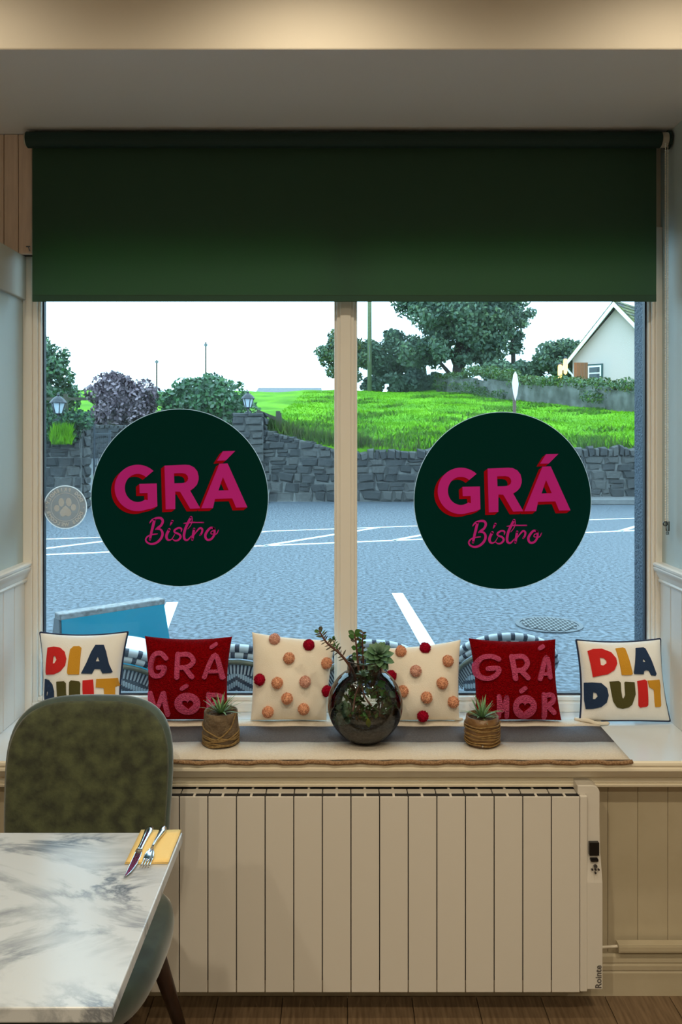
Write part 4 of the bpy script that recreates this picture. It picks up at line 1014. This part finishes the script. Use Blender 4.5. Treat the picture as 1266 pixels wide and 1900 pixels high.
GR1 = 'cream cushions with coloured letters'
c1 = Cushion('letter_cushion', 'cream cushion with bright letters and navy piping behind the green chair', GR1, [(75,1174),(237,1173),(222,1337),(78,1337)], 2.490, M['white_canvas'], seed=1, k=.075, T=.056)
c1.edge('piping', M['piping'], .0042); K, OX, OY = 3.956, 0, 1140
for m, outer, holes in (('l_red', [(350,262),(400,255),(450,262),(485,290),(502,340),(495,390),(460,432),(410,455),(345,460),(340,440)], [[(400,320),(395,378),(415,375),(430,350),(420,325)]]),
        ('l_yellow', [(525,275),(548,252),(590,250),(606,262),(598,455),(518,455),(512,440)], []),
        ('l_navy', [(705,242),(765,242),(785,290),(805,380),(828,440),(815,446),(762,448),(748,418),(708,415),(690,450),(612,448),(650,370),(680,290)], [[(728,325),(715,360),(742,360)]]),
        ('l_navy', [(332,492),(362,498),(392,530),(405,580),(402,640),(390,715),(345,722),(325,640),(325,610),(328,560)], [[(345,570),(340,615),(352,612),(360,590)]]),
        ('l_olive', [(430,508),(485,505),(500,520),(498,600),(513,640),(525,600),(528,510),(540,498),(600,505),(608,520),(604,640),(580,700),(520,722),(470,700),(430,640)], []),
        ('l_red', [(625,498),(698,492),(702,560),(700,720),(628,720),(624,560)], []),
        ('l_yellow', [(720,490),(855,486),(860,545),(838,552),(836,720),(775,720),(768,555),(715,550)], [])):
    c1.letter([poly2d(outer, holes)], M[m], K, OX, OY)
c6 = Cushion('letter_cushion', 'cream cushion with bright letters and navy piping at the right end of the sill', GR1, [(1070,1188),(1225,1186),(1243,1342),(1077,1339)], 2.486, M['white_canvas'], seed=2, k=.07, T=.056)
c6.edge('piping', M['piping'], .0042); K, OX, OY = 5.146, 1020, 1140
for m, outer, holes in (('l_red', [(370,375),(420,355),(500,352),(580,385),(620,440),(625,490),(600,550),(540,590),(450,610),(410,622),(395,520)], [[(475,435),(480,505),(500,510),(530,490),(532,465),(510,440)]]),
        ('l_yellow', [(628,350),(700,342),(718,350),(768,585),(750,597),(665,597),(640,430)], []),
        ('l_navy', [(822,345),(900,340),(918,352),(960,450),(1010,590),(1000,608),(955,602),(935,560),(905,552),(880,562),(875,590),(785,588),(782,570),(800,480)], [[(882,440),(876,475),(908,475)]]),
        ('l_navy', [(345,680),(400,672),(480,675),(530,720),(548,790),(535,860),(490,905),(420,925),(360,932),(348,850)], [[(412,765),(412,832),(430,832),(452,805),(440,772)]]),
        ('l_olive', [(553,660),(640,655),(655,668),(662,750),(675,815),(690,822),(702,790),(692,672),(700,660),(785,665),(798,780),(770,880),(740,905),(685,920),(630,905),(592,850),(565,730)], []),
        ('l_red', [(812,655),(885,640),(905,655),(915,760),(928,885),(915,900),(850,908),(835,890),(822,740)], []),
        ('l_yellow', [(915,650),(1040,645),(1050,700),(1050,760),(1062,890),(1055,905),(1005,905),(995,860),(982,740),(930,712)], [])):
    c6.letter([poly2d(outer, holes)], M[m], K, OX, OY)

GR2 = 'dark red tufted cushions'
def heart(cx, cy, r): return [(cx+r*1.0*math.sin(t)**3, cy-r*(.81*math.cos(t)-.31*math.cos(2*t)-.125*math.cos(3*t)-.06*math.cos(4*t))) for t in (2*math.pi*k/28 for k in range(28))]
def circ(cx, cy, rx, ry, n=28): return [(cx+rx*math.cos(2*math.pi*k/n), cy+ry*math.sin(2*math.pi*k/n)) for k in range(n)]
c2 = Cushion('tufted_cushion', 'dark red tufted cushion with pink letters left of the pom-pom cushions', GR2, [(269,1180),(431,1181),(424,1338),(272,1338)], 2.492, M['red_plush'], T=.055, seed=3, k=.075)
K, OX, OY = 3.165, 240, 1140; st = lambda pts, w: stroke2d(pts, w)
for parts in ([st([(222,272),(190,243),(150,252),(128,300),(128,348),(150,374),(195,368),(214,325),(176,325)], 27)],
              [st([(292,248),(290,380)], 29), st([(292,252),(355,250),(384,285),(355,318),(300,325)], 27), st([(335,325),(376,378)], 29)],
              [st([(446,380),(505,252),(545,385)], 27), st([(470,348),(532,348)], 22), st([(482,208),(508,190)], 22)],
              [st([(125,600),(122,478)], 26), st([(122,480),(160,570),(205,475)], 26), st([(207,475),(226,600)], 28)],
              [poly2d(circ(347,535,76,64), [heart(350,540,34)]), st([(318,446),(345,430)], 24)],
              [st([(470,480),(470,595)], 26), st([(470,485),(530,490),(540,520),(480,545)], 24), st([(505,545),(545,595)], 26)]):
    c2.letter(parts, M['pink_plush'], K, OX, OY, .0035)
c5 = Cushion('tufted_cushion', 'dark red tufted cushion with pink letters beside the cushion at the right end', GR2, [(870,1184),(1031,1186),(1042,1339),(882,1339)], 2.490, M['red_plush'], T=.055, seed=4, k=.075)
K, OX, OY = 3.7235, 720, 1140
for parts in ([st([(762,325),(710,306),(645,320),(612,380),(630,440),(690,458),(745,430),(758,388),(690,390)], 33)],
              [st([(848,308),(870,455)], 36), st([(850,312),(925,308),(952,350),(925,392),(875,402)], 33), st([(915,410),(955,450)], 34)],
              [st([(1042,460),(1093,312),(1118,450)], 30), st([(1065,425),(1112,428)], 24), st([(1050,252),(1072,240)], 28)],
              [st([(768,720),(760,580)], 30), st([(762,585),(785,680),(812,585)], 30), st([(812,585),(822,720)], 30)],
              [poly2d(circ(940,652,82,82), [heart(938,655,42)]), st([(910,543),(938,522)], 28)],
              [st([(1072,570),(1082,725)], 34), st([(1076,575),(1128,572),(1140,615),(1095,648)], 30), st([(1108,655),(1150,695)], 34)]):
    c5.letter(parts, M['pink_plush'], K, OX, OY, .0035)

def pom_mesh(m, seed):
    g = np.random.default_rng(seed); n = 900; d = g.normal(size=(n,3)); d /= np.linalg.norm(d, axis=1)[:,None]; r = .86+.16*g.random(n)
    p = d*r[:,None]; a = np.cross(d, g.normal(size=(n,3))); a /= np.linalg.norm(a, axis=1)[:,None]; b = np.cross(d, a); s = .13
    V = np.concatenate([np.stack([p-a*s*.6-d*.1, p+a*s*.6-d*.1, p+b*s*.7+d*.06], 1).reshape(-1,3)])
    mb = MB().ball((0,0,0), .9, 14, 10); off = len(mb.v)
    mb.v += [tuple(x) for x in V]; mb.f += [tuple(off+3*i+k for k in range(3)) for i in range(n)]; mb.m += [0]*n
    return mb.mesh('pompom', m, False, fix=False)
PM = {'p': pom_mesh(M['pom_pink'], 1), 's': pom_mesh(M['pom_rose'], 2), 'r': pom_mesh(M['pom_red'], 3)}
GR3 = 'cream cushions with wool pom-poms'
c3 = Cushion('pompom_cushion', 'cream cushion with peach and crimson pom-poms left of the glass bowl', GR3, [(468,1173),(623,1188),(606,1339),(465,1337)], 2.490, M['canvas'], T=.052, seed=5, k=.05)
for x, y, k in ((853,158,'s'),(1055,192,'r'),(940,268,'p'),(1160,300,'p'),(767,395,'r'),(873,412,'p'),(1035,405,'s'),(930,503,'p'),(1160,465,'r'),(1025,567,'p'),(816,585,'p')):
    c3.pompom(240+x/3.165, 1140+y/3.165, PM[k], .0185)
c4 = Cushion('pompom_cushion', 'cream cushion with peach and crimson pom-poms right of the glass bowl', GR3, [(715,1203),(855,1187),(853,1339),(716,1340)], 2.490, M['canvas'], T=.052, seed=6, k=.05)
for x, y, k in ((90,270,'p'),(258,247,'r'),(412,335,'p'),(188,403,'s'),(370,487,'p'),(100,543,'p'),(262,585,'p'),(450,620,'p'),(240,718,'r'),(22,440,'r')):
    c4.pompom(720+x/3.7235, 1140+y/3.7235, PM[k], .0185)

# leaves used by the plants
def leaf_mesh(name, m, L, W, curl, n=7, tip=.55, cup=.15, thick=0., ):
    mb = MB()
    def wd(t): return W*(math.sin(math.pi*min(1, t**tip))**.8 if tip < 1 else (1-t)**.8)*1.0
    def fn(u, v):
        t = v; s = u*2-1; w = (W*max(0.03, (1-t)**.75)*(1-.25*(1-t)) if tip >= 1 else W*max(.02, math.sin(math.pi*(t*.93+.04)**(1/ (tip*1.6)))))
        return (s*w/2, L*t, curl*L*t*t + cup*w*abs(s)*.5)
    mb.grid(fn, 4, n); me = mb.mesh(name, m, True, fix=False); return me
def aim(direction, up, pos, scale=1.):
    y = Vector(direction).normalized(); z = Vector(up); x = y.cross(z)
    x = x.normalized() if x.length > 1e-5 else Vector((1,0,0)); z = x.cross(y)
    m = Matrix((x, y, z)).transposed().to_4x4() @ Matrix.Scale(scale, 4); m.translation = Vector(pos); return m

# small potted plants
def spiky(name, label, px, pybase, w, h, style, seed):
    Y = (H-ZR)*F/(pybase-HY) ; Y += .02
    r = random.Random(seed); X = (px-CX)*Y/F; k = Y/F; R = w*k/2; HH = h*k
    t = tag(empty(name, (X, Y, ZR+.002)), label, 'potted plant', 'small spiky potted plants on the runner')
    prof = [(.0005,0),(R*.86,0),(R*.98,HH*.10),(R*1.0,HH*.45),(R*.95,HH*.8),(R*.93,HH),(R*.86,HH),(R*.86,HH*.86),(.0005,HH*.86)]
    MB().lathe(prof, (0,0,0), 32).build('pot', M['pot2'] if style == 0 else M['pot'], t, smooth=True)
    MB().lathe([(.0005,HH*.92),(R*.5,HH*.93),(R*.85,HH*.88)], (0,0,0), 20).build('soil', M['soil'], t, smooth=True)
    if style == 0:
        wr_ = [(.34,.10,0),(.26,-.06,1),(.20,.08,2),(.14,-.05,3),(.10,.05,4),(.42,.20,5),(.06,.02,2),(.30,-.12,4)]
    else: wr_ = [(.66,.02,0),(.60,-.02,1),(.46,.02,2),(.40,-.03,1),(.30,.03,3),(.22,-.02,4),(.12,.02,5),(.75,.03,2)]
    for z, tl_, ph in wr_:
        pts = [((R*1.015)*math.cos(a), (R*1.015)*math.sin(a), HH*(z+tl_*math.sin(a+ph)+.015*math.sin(5*a+ph))) for a in (2*math.pi*i/36 for i in range(37))]
        MB().tube(pts, .0022, 6, cap=False).build('twine', M['twine'] if style == 0 else M['twine2'], t, smooth=True)
    if style == 0:
        pts = [(R*1.02*math.cos(a), R*1.02*math.sin(a), HH*zz) for a, zz in ((-.5,1.0),(-.62,.85),(-.85,.62),(-1.2,.45),(-1.6,.30),(-2.0,.20),(-2.4,.16))]
        MB().tube(catmull(pts, 4), .0022, 6).build('twine', M['twine'], t, smooth=True)
    else: MB().ball((-R*.15,-R*1.0,HH*.13), .0032, 10, 8).build('bead', M['steel'], t, smooth=True)
    ms = [leaf_mesh('leaf', M['airleaf'] if i % 2 else M['airleaf2'], 1., .13, (.02,-.12,-.25,-.42)[i], 8, 1.) for i in range(4)]
    n = 34
    for i in range(n):
        a = i*2.399+r.uniform(-.2,.2); e = math.radians(10 + 72*(i/n)**.8 + r.uniform(-6,6)); ln = r.uniform(.052,.072)*(1.0 if i > 4 else .8)
        d_ = (math.cos(a)*math.cos(e), math.sin(a)*math.cos(e), math.sin(e))
        q = r.uniform(.85,1.15)
        inst('leaf', ms[r.randrange(4)], t, mw=aim(d_, (0,0,1), (d_[0]*.006, d_[1]*.006, HH*.90)) @ Matrix.Diagonal((ln*q*1.25, ln, ln, 1)))
    return t
spiky('spiky_plant', 'small spiky plant in a bark pot wound with twine, left of the bowl', 410, 1384, 66, 60, 0, 1)
spiky('spiky_plant', 'small spiky plant in a glossy brown roped pot, right of the bowl', 895, 1385, 64, 52, 1, 2)

# terrarium bowl
TX, TY = .0715, 2.335
tz = tag(empty('glass_terrarium', (TX, TY, ZR+.002)), 'round smoky glass bowl planted with succulents in the middle of the sill', 'terrarium')
Rb = .1115; cz = .1055
prof = [(.0005,.003),(.050,.003)] + [(Rb*math.cos(a), cz+Rb*math.sin(a)) for a in (math.radians(-63+ (62+63)*i/26) for i in range(27))] + [(.0535,.210),(.0525,.222),(.056,.236),(.0585,.240),(.0565,.2415),(.054,.236)]
MB().lathe(prof, (0,0,0), 64).build('bowl', M['bowl_glass'], tz, smooth=True)
MB().lathe([(.0005,.006),(.050,.006)] + [(.107*math.cos(a), cz+.107*math.sin(a)) for a in (math.radians(-62+34*i/8) for i in range(9))] + [(.085,.058),(.05,.066),(.0005,.070)], (0,0,0), 40).build('gravel', M['gravel'], tz, smooth=True)
o = leaf_cloud('moss', [(.0,.0,.085,.055,.05,.022), (-.062,-.02,.085,.022,.03,.030), (.06,.0,.11,.026,.04,.04), (.03,-.03,.15,.03,.03,.022), (-.03,.03,.12,.03,.03,.04), (.0,.0,.185,.035,.03,.02)], 800, .018, [M['moss'], M['jade'], M['soil']], tz, 71, .2); o['kind'] = 'stuff'
o = leaf_cloud('moss', [(-.070,-.035,.075,.022,.02,.028), (-.066,-.03,.105,.016,.02,.016)], 260, .018, [M['succ'], M['succ_in']], tz, 72, .3); o['kind'] = 'stuff'
fat = leaf_mesh('leaf', M['succ'], 1., .55, .10, 8, .55, .35); fat2 = leaf_mesh('leaf', M['succ_in'], 1., .50, .16, 8, .55, .35)
jl = leaf_mesh('leaf', M['jade'], 1., .72, .05, 6, .55, .2); jr = leaf_mesh('leaf', M['jade_red'], 1., .55, .06, 6, .55, .2); sl_ = leaf_mesh('leaf', M['jade_red'], 1., .22, -.12, 6, .6, .2); slg = leaf_mesh('leaf', M['jade'], 1., .24, -.10, 6, .6, .2)
def tpos(px, py, dy=0.): p = at(px, py, TY+dy); return p - Vector((TX, TY, ZR+.002))
# rosette
rs = empty('rosette'); rs.parent = tz; cpos = tpos(704, 1212, -.02)
axis = Vector((.02,-.62,.78)).normalized(); e1 = axis.orthogonal().normalized(); e2 = axis.cross(e1); rr = random.Random(9)
MB().tube([tpos(690,1275,-.005), tpos(700,1240,-.01), cpos], [.007,.008,.007], 8).build('stem', M['stem'], rs, smooth=True)
for i in range(52):
    a = i*2.39996; q = (i/52); el = math.radians(78 - 98*q**.75); ln = .016 + .030*min(1, q*1.6)
    rad = e1*math.cos(a)+e2*math.sin(a); dr = rad*math.cos(el)+axis*math.sin(el); pos = cpos - axis*(.030*max(0, q-.35)/.65)
    inst('leaf', fat2 if i < 20 else fat, rs, mw=aim(dr, axis, pos, ln*rr.uniform(.92,1.08)))
# small rosette at the mouth
r2 = empty('rosette'); r2.parent = tz; c0 = tpos(674,1252,-.045)
for i in range(20):
    a = i*2.4; q = i/20; el = math.radians(70-80*q); dr = Vector((math.cos(a)*math.cos(el), math.sin(a)*math.cos(el)-.2, math.sin(el)*.9))
    inst('leaf', fat2, r2, mw=aim(dr, (0,0,1), c0, .013+.010*q))
# trailing stems
def stem(name, pts, r0, leaves, seed):
    e = empty(name); e.parent = tz; P_ = [tpos(x, y, dy) for x, y, dy in pts]; cv_ = catmull(P_, 6)
    MB().tube(cv_, [r0*(1-.6*i/(len(cv_)-1)) for i in range(len(cv_))], 8).build('stem', M['stem'], e, smooth=True); q = random.Random(seed)
    for t0, t1, n, L0, L1, kinds in leaves:
        for i in range(n):
            f_ = (t0+(t1-t0)*i/max(1,n-1))*(len(cv_)-1); a = cv_[int(f_)]; b2 = cv_[min(int(f_)+1, len(cv_)-1)]; d_ = (b2-a) if (b2-a).length > 1e-6 else (a-cv_[-2]); d_ = d_.normalized()
            side = d_.cross(Vector((0,-1,0))).normalized()*(1 if i % 2 else -1); dr = side*1.0 + d_*.5 + Vector((q.uniform(-.3,.3), q.uniform(-.7,.3), q.uniform(-.3,.3)))
            inst('leaf', kinds[q.randrange(len(kinds))], e, mw=aim(dr, (q.uniform(-.3,.3),-1,.5), a, q.uniform(L0, L1)))
    return e
stem('trailing_stem', [(660,1262,-.01),(652,1240,-.02),(632,1214,-.03),(608,1194,-.04),(597,1178,-.04),(592,1170,-.04)], .0048, [(.35,.97,26,.013,.022,[sl_,slg,sl_]), (.97,1,4,.012,.016,[jr,jl])], 3)
stem('trailing_stem', [(632,1214,-.03),(624,1200,-.03),(617,1186,-.03)], .0026, [(.2,.95,12,.011,.018,[sl_,slg]), (.96,1,4,.010,.014,[jl,jr])], 4)
stem('jade_stem', [(668,1262,.0),(664,1225,.0),(661,1195,-.005),(658,1176,-.005)], .0042, [(.35,.85,9,.014,.021,[jl,jr]), (.88,1,6,.017,.022,[jl])], 5)
stem('jade_stem', [(676,1262,.01),(674,1220,.01),(673,1190,.005),(674,1172,.005)], .0036, [(.3,.97,15,.012,.017,[jr,jr,jl])], 6)
for pts in ([(668,1255,0),(676,1290,-.03),(690,1310,-.05)], [(672,1258,0),(660,1290,-.02),(655,1320,-.05)], [(680,1262,0),(700,1290,.0),(705,1330,-.02)]):
    MB().tube(catmull([tpos(*p) for p in pts], 5), .0024, 6).build('root', M['stem'], tz, smooth=True)
for px, py, dy, L_, kk, dr in ((683,1342,-.075,.026,leaf_mesh('leaf', mat('yellow_green_leaf', (.20,.24,.02), .4), 1., .6, .05, 7, .55, .2),(.1,-.1,-1)), (724,1292,-.03,.024,jl,(.5,-.3,-.6)), (700,1282,-.04,.030,jl,(.7,-.3,.4)), (640,1300,-.05,.024,jr,(-.6,-.2,.3)), (735,1310,-.0,.024,jl,(.2,-.2,-.8))):
    inst('leaf', kk, tz, mw=aim(dr, (0,-1,.2), tpos(px, py-10, dy), L_))

# ================================================================== RADIATOR
YR = 2.187; pit = .0795; x0r = .6637 - 15*pit
rd_ = tag(empty('electric_radiator', (0, 2.25, .09)), 'cream white electric panel radiator under the window sill', 'radiator')
z0, z1 = .090, .633
s_ = MB(); hw = .0385
s_.box(-hw, hw, YR, YR+.004, z0, z1)                                   # front plate
s_.box(-.0035, .0035, YR+.004, 2.262, z0+.01, z1-.001)                  # web
s_.box(-hw, hw, 2.213, 2.237, z1-.006, z1-.0003)                         # middle rail
s_.box(-hw, hw, 2.256, 2.262, z0+.01, z1)                               # rear plate
sm = s_.mesh('section', M['radiator'])
dk_ = MB().box(x0r+.002, .664, YR+.006, 2.256, z0+.03, z1-.003).build('core', M['rad_shade'], rd_); dk_.location = (0,-2.25,-.09)  # near-flush dark box stands for the shade inside the openings
for i in range(15):
    o = inst('section', sm, rd_, (x0r+pit*(i+.5), -2.25, -.09)); q = o.modifiers.new('bevel', 'BEVEL'); q.width = .0016; q.segments = 2; q.limit_method = 'ANGLE'
cu_ = MB().box(.6640, .6835, YR, 2.262, z0+.002, z1+.001).build('control_unit', M['radiator'], rd_, bevel=.002); cu_.location = (0,-2.25,-.09)
prf = [(.683,z0+.004),(.7255,z0+.004),(.7255,.42),(.7235,.47),(.7215,.56),(.7215,z1+.006)] + [(.7215-.02+.02*math.cos(a), z1+.006+.02*math.sin(a)) for a in (math.radians(15*i) for i in range(1,7))] + [(.660,z1+.026),(.660,z1+.001),(.683,z1+.001)]
cp = MB().extrude_y(prf, 2.1975, 2.262).build('casing', M['radiator'], cu_, bevel=.002)
MB().add([(.683,2.1975,z0+.004),(.7255,2.1975,z0+.004),(.7255,2.186,z0+.01),(.683,2.186,z0+.01),(.7255,2.186,.395),(.683,2.186,.395),(.7235,2.1975,.47),(.683,2.1975,.47)], [(0,1,2,3),(3,2,4,5),(5,4,6,7),(0,3,5,7),(1,6,4,2)]).build('lower_cover', M['radiator'], cu_, bevel=.001)
def rp_(px, py): return (px-CX)/669., H-(py-HY)/669.
def rbox(name, pa, pb, y0, y1, m, bev=.0008):
    (xa, za), (xb, zb_) = rp_(*pa), rp_(*pb); MB().box(min(xa,xb), max(xa,xb), y0, y1, min(za,zb_), max(za,zb_)).build(name, m, cu_, bevel=bev)
rbox('screen', (1094.5,1564), (1112.5,1588), 2.1868, 2.20, M['black']); rbox('sensor_window', (1096.5,1594), (1111,1599), 2.1850, 2.20, M['black'], .0018)
for bx_, by_, rr_ in ((1104.5,1606,3.4), (1104.5,1612,2.0), (1098.5,1612,1.8), (1110.5,1612,1.8), (1104.5,1618,1.8)):
    x_, z_ = rp_(bx_, by_); MB().lathe([(.0004,-.001),(rr_/669,-.001),(rr_/669,.004)], (0,0,0), 14).build('button', M['greytext'], cu_, loc=(x_, 2.1848, z_), rot=(math.pi/2,0,0))
me = text_mesh('Rointe', .024, .0006); me.materials.append(M['greytext']) if not me.materials else None
x_, z_ = rp_(1111, 1812)
mw = Matrix.Translation((x_, 2.1852, z_)) @ Matrix.Rotation(math.radians(-90), 4, 'Y') @ Matrix.Rotation(math.pi/2, 4, 'X')
inst('lettering', me, cu_, mw=mw)
MB().tube(catmull([(.70,2.28-2.25,.155-.09),(.735,2.284-2.25,.152-.09),(.77,2.282-2.25,.155-.09),(.802,2.282-2.25,.157-.09)], 5), .0042, 8).build('power_cable', M['cream_gloss'], rd_, smooth=True)
for x in (-.40, .50): MB().box(x-.02, x+.02, 2.262-2.25, 2.309-2.25, .30, .42).build('wall_bracket', M['radiator'], rd_)

# ================================================================== TABLE, CHAIR, CUTLERY
TZ = .75
tt = tag(empty('marble_table', (-.705,1.487,0)), 'square white marble topped table at the lower left', 'table')
MB().box(-.355,.352,-.27,.27,TZ-.024,TZ).build('tabletop', M['marble'], tt, bevel=.0025)
MB().box(-.22,.22,-.18,.18,TZ-.04,TZ-.024).build('under_frame', M['black'], tt)
MB().tube([(0,0,.02),(0,0,TZ-.04)], .035, 20).build('column', M['black'], tt); MB().lathe([(.0005,.03),(.06,.028),(.20,.014),(.21,.006),(.0005,.006)], (0,-.05,0), 36).build('base', M['black'], tt)
npk = tag(empty('paper_napkin', (-.402,1.692,TZ)), 'folded yellow paper napkin at the corner of the marble table', 'napkin')
def ncl(z0_, dx): 
    return MB().grid(lambda u, v: (-.044+.089*u+dx*(1-v), -.067+.134*v, z0_+.0008*math.sin(6*v)*u + .0006*math.sin(9*u)), 8, 8)
ncl(.0016, 0).build('lower_fold', M['napkin'], npk, solid=.0016, smooth=True, fix=False); ncl(.0042, .0015).build('upper_fold', M['napkin'], npk, solid=.0016, smooth=True, fix=False)
kn = tag(empty('table_knife', (-.4265,1.665,TZ+.0068)), 'steel table knife lying across the yellow napkin', 'knife')
def slab(outl, h, nm, m, par, zf=None):
    n = len(outl); mb = MB(); mb.add([(x,y,(zf(y) if zf else 0)) for x,y in outl] + [(x*.8,y,(zf(y) if zf else 0)+h) for x,y in outl], [tuple(reversed(range(n))), tuple(range(n,2*n))] + [(i,(i+1)%n,n+(i+1)%n,n+i) for i in range(n)])
    return mb.build(nm, m, par, smooth=False, bevel=.0008)
slab([(-.0075,0),(.008,0),(.0095,-.02),(.009,-.05),(.005,-.075),(-.002,-.09),(-.0075,-.094)], .0018, 'blade', M['steel'], kn, lambda y: -.003*max(0,-y)/.094*1.0)
MB().tube([(0,-.004,.002),(0,.006,.003),(0,.03,.0036),(0,.06,.0042),(0,.082,.0042),(0,.094,.003),(0,.097,.002)], [.0080,.0062,.0058,.0075,.0092,.0082,.004], 14).build('handle', M['steel'], kn, smooth=True)
kn.children[1].scale = (1,1,.55)
fk = tag(empty('table_fork', (-.399,1.60,TZ+.0065)), 'steel dinner fork beside the knife on the yellow napkin', 'fork')
MB().tube([(-.001,.058,.004),(0,.075,.008),(.001,.10,.007),(.003,.13,.004),(.004,.15,.003),(.0045,.160,.002)], [.0030,.0026,.0036,.0062,.0086,.005], 12).build('handle', M['steel'], fk, smooth=True)
MB().grid(lambda u, v: ((u-.5)*(.021*(math.sin(math.pi*(.12+.48*(1-v))))), .026+.034*v, .002+.006*math.sin(math.pi*v*.5)-.002*(1-(2*u-1)**2)), 8, 6).build('head', M['steel'], fk, solid=.0016, smooth=True, fix=False)
for i in range(4):
    x = -.0085+.00567*i; MB().tube([(x,.030,.0026),(x,.014,.0008),(x,-.004,.0022)], [.0016,.0014,.0007], 6).build('tine', M['steel'], fk, smooth=True)

# green velvet chair
gc = tag(empty('velvet_chair', (-.654,1.85,0)), 'olive green velvet dining chair between the marble table and the sill', 'chair')
def sup(w, h, n, e, k=72): 
    out = []
    for i in range(k):
        a = 2*math.pi*i/k; c_, s_2 = math.cos(a), math.sin(a)
        out.append((w*math.copysign(abs(c_)**(2/e), c_), h*math.copysign(abs(s_2)**(2/e), s_2)))
    return out
def padded(outline, layers, fn, mi=None):
    mb = MB(); k = len(outline)
    for s, d_ in layers:
        for x, z in outline: mb.v.append(tuple(fn(x*s, z*s, d_)))
    for j in range(len(layers)-1):
        for i in range(k):
            mb.f.append((j*k+i, j*k+(i+1)%k, (j+1)*k+(i+1)%k, (j+1)*k+i)); mb.m.append(mi[j] if mi else 0)
    b = len(mb.v); mb.v.append(tuple(fn(0,0,layers[0][1]))); mb.v.append(tuple(fn(0,0,layers[-1][1])))
    for i in range(k):
        mb.f.append((b, (i+1)%k, i)); mb.m.append(mi[0] if mi else 0); q = (len(layers)-1)*k
        mb.f.append((b+1, q+i, q+(i+1)%k)); mb.m.append(mi[-1] if mi else 0)
    return mb
ol = sup(.216, .245, 4, 3.6)
def backf(x, z, d_): return (x*(1+.04*(z/.245)), .215 + d_ + .035*(z/.245) - .9*x*x*(.6), .700+z)
padded(ol, [(.3,.026),(.7,.026),(.93,.024),(.985,.014),(1.0,0),(.99,-.010),(.955,-.018)], backf, [0]*6).build('backrest_shell', M['teal_sheen'], gc, smooth=True)
padded(ol, [(.955,-.012),(.962,-.020),(.94,-.029),(.85,-.034),(.6,-.036),(.3,-.036)], backf).build('backrest', M['velvet'], gc, smooth=True)
so = sup(.25, .235, 4, 3.2)
padded(so, [(.4,-.055),(.80,-.055),(.93,-.035),(.99,-.01),(1.0,.01),(.985,.03),(.94,.042),(.7,.05),(.35,.052)], lambda x, y, d_: (x*(1-.06*(-y/.235)*.5), y-.03, .435+d_*1.1)).build('seat', M['teal_sheen'], gc, smooth=True)
MB().box(-.20,.20,-.22,.20,.362,.388).build('seat_frame', M['walnut'], gc)
for x, y, fx, fy in ((.175,.125,.245,.245), (-.175,.125,-.245,.245), (.185,-.185,.215,-.245), (-.185,-.185,-.215,-.245)):
    MB().tube([(x,y,.385),(fx,fy,.007)], [.024,.013], 14).build('leg', M['walnut'], gc, smooth=True)
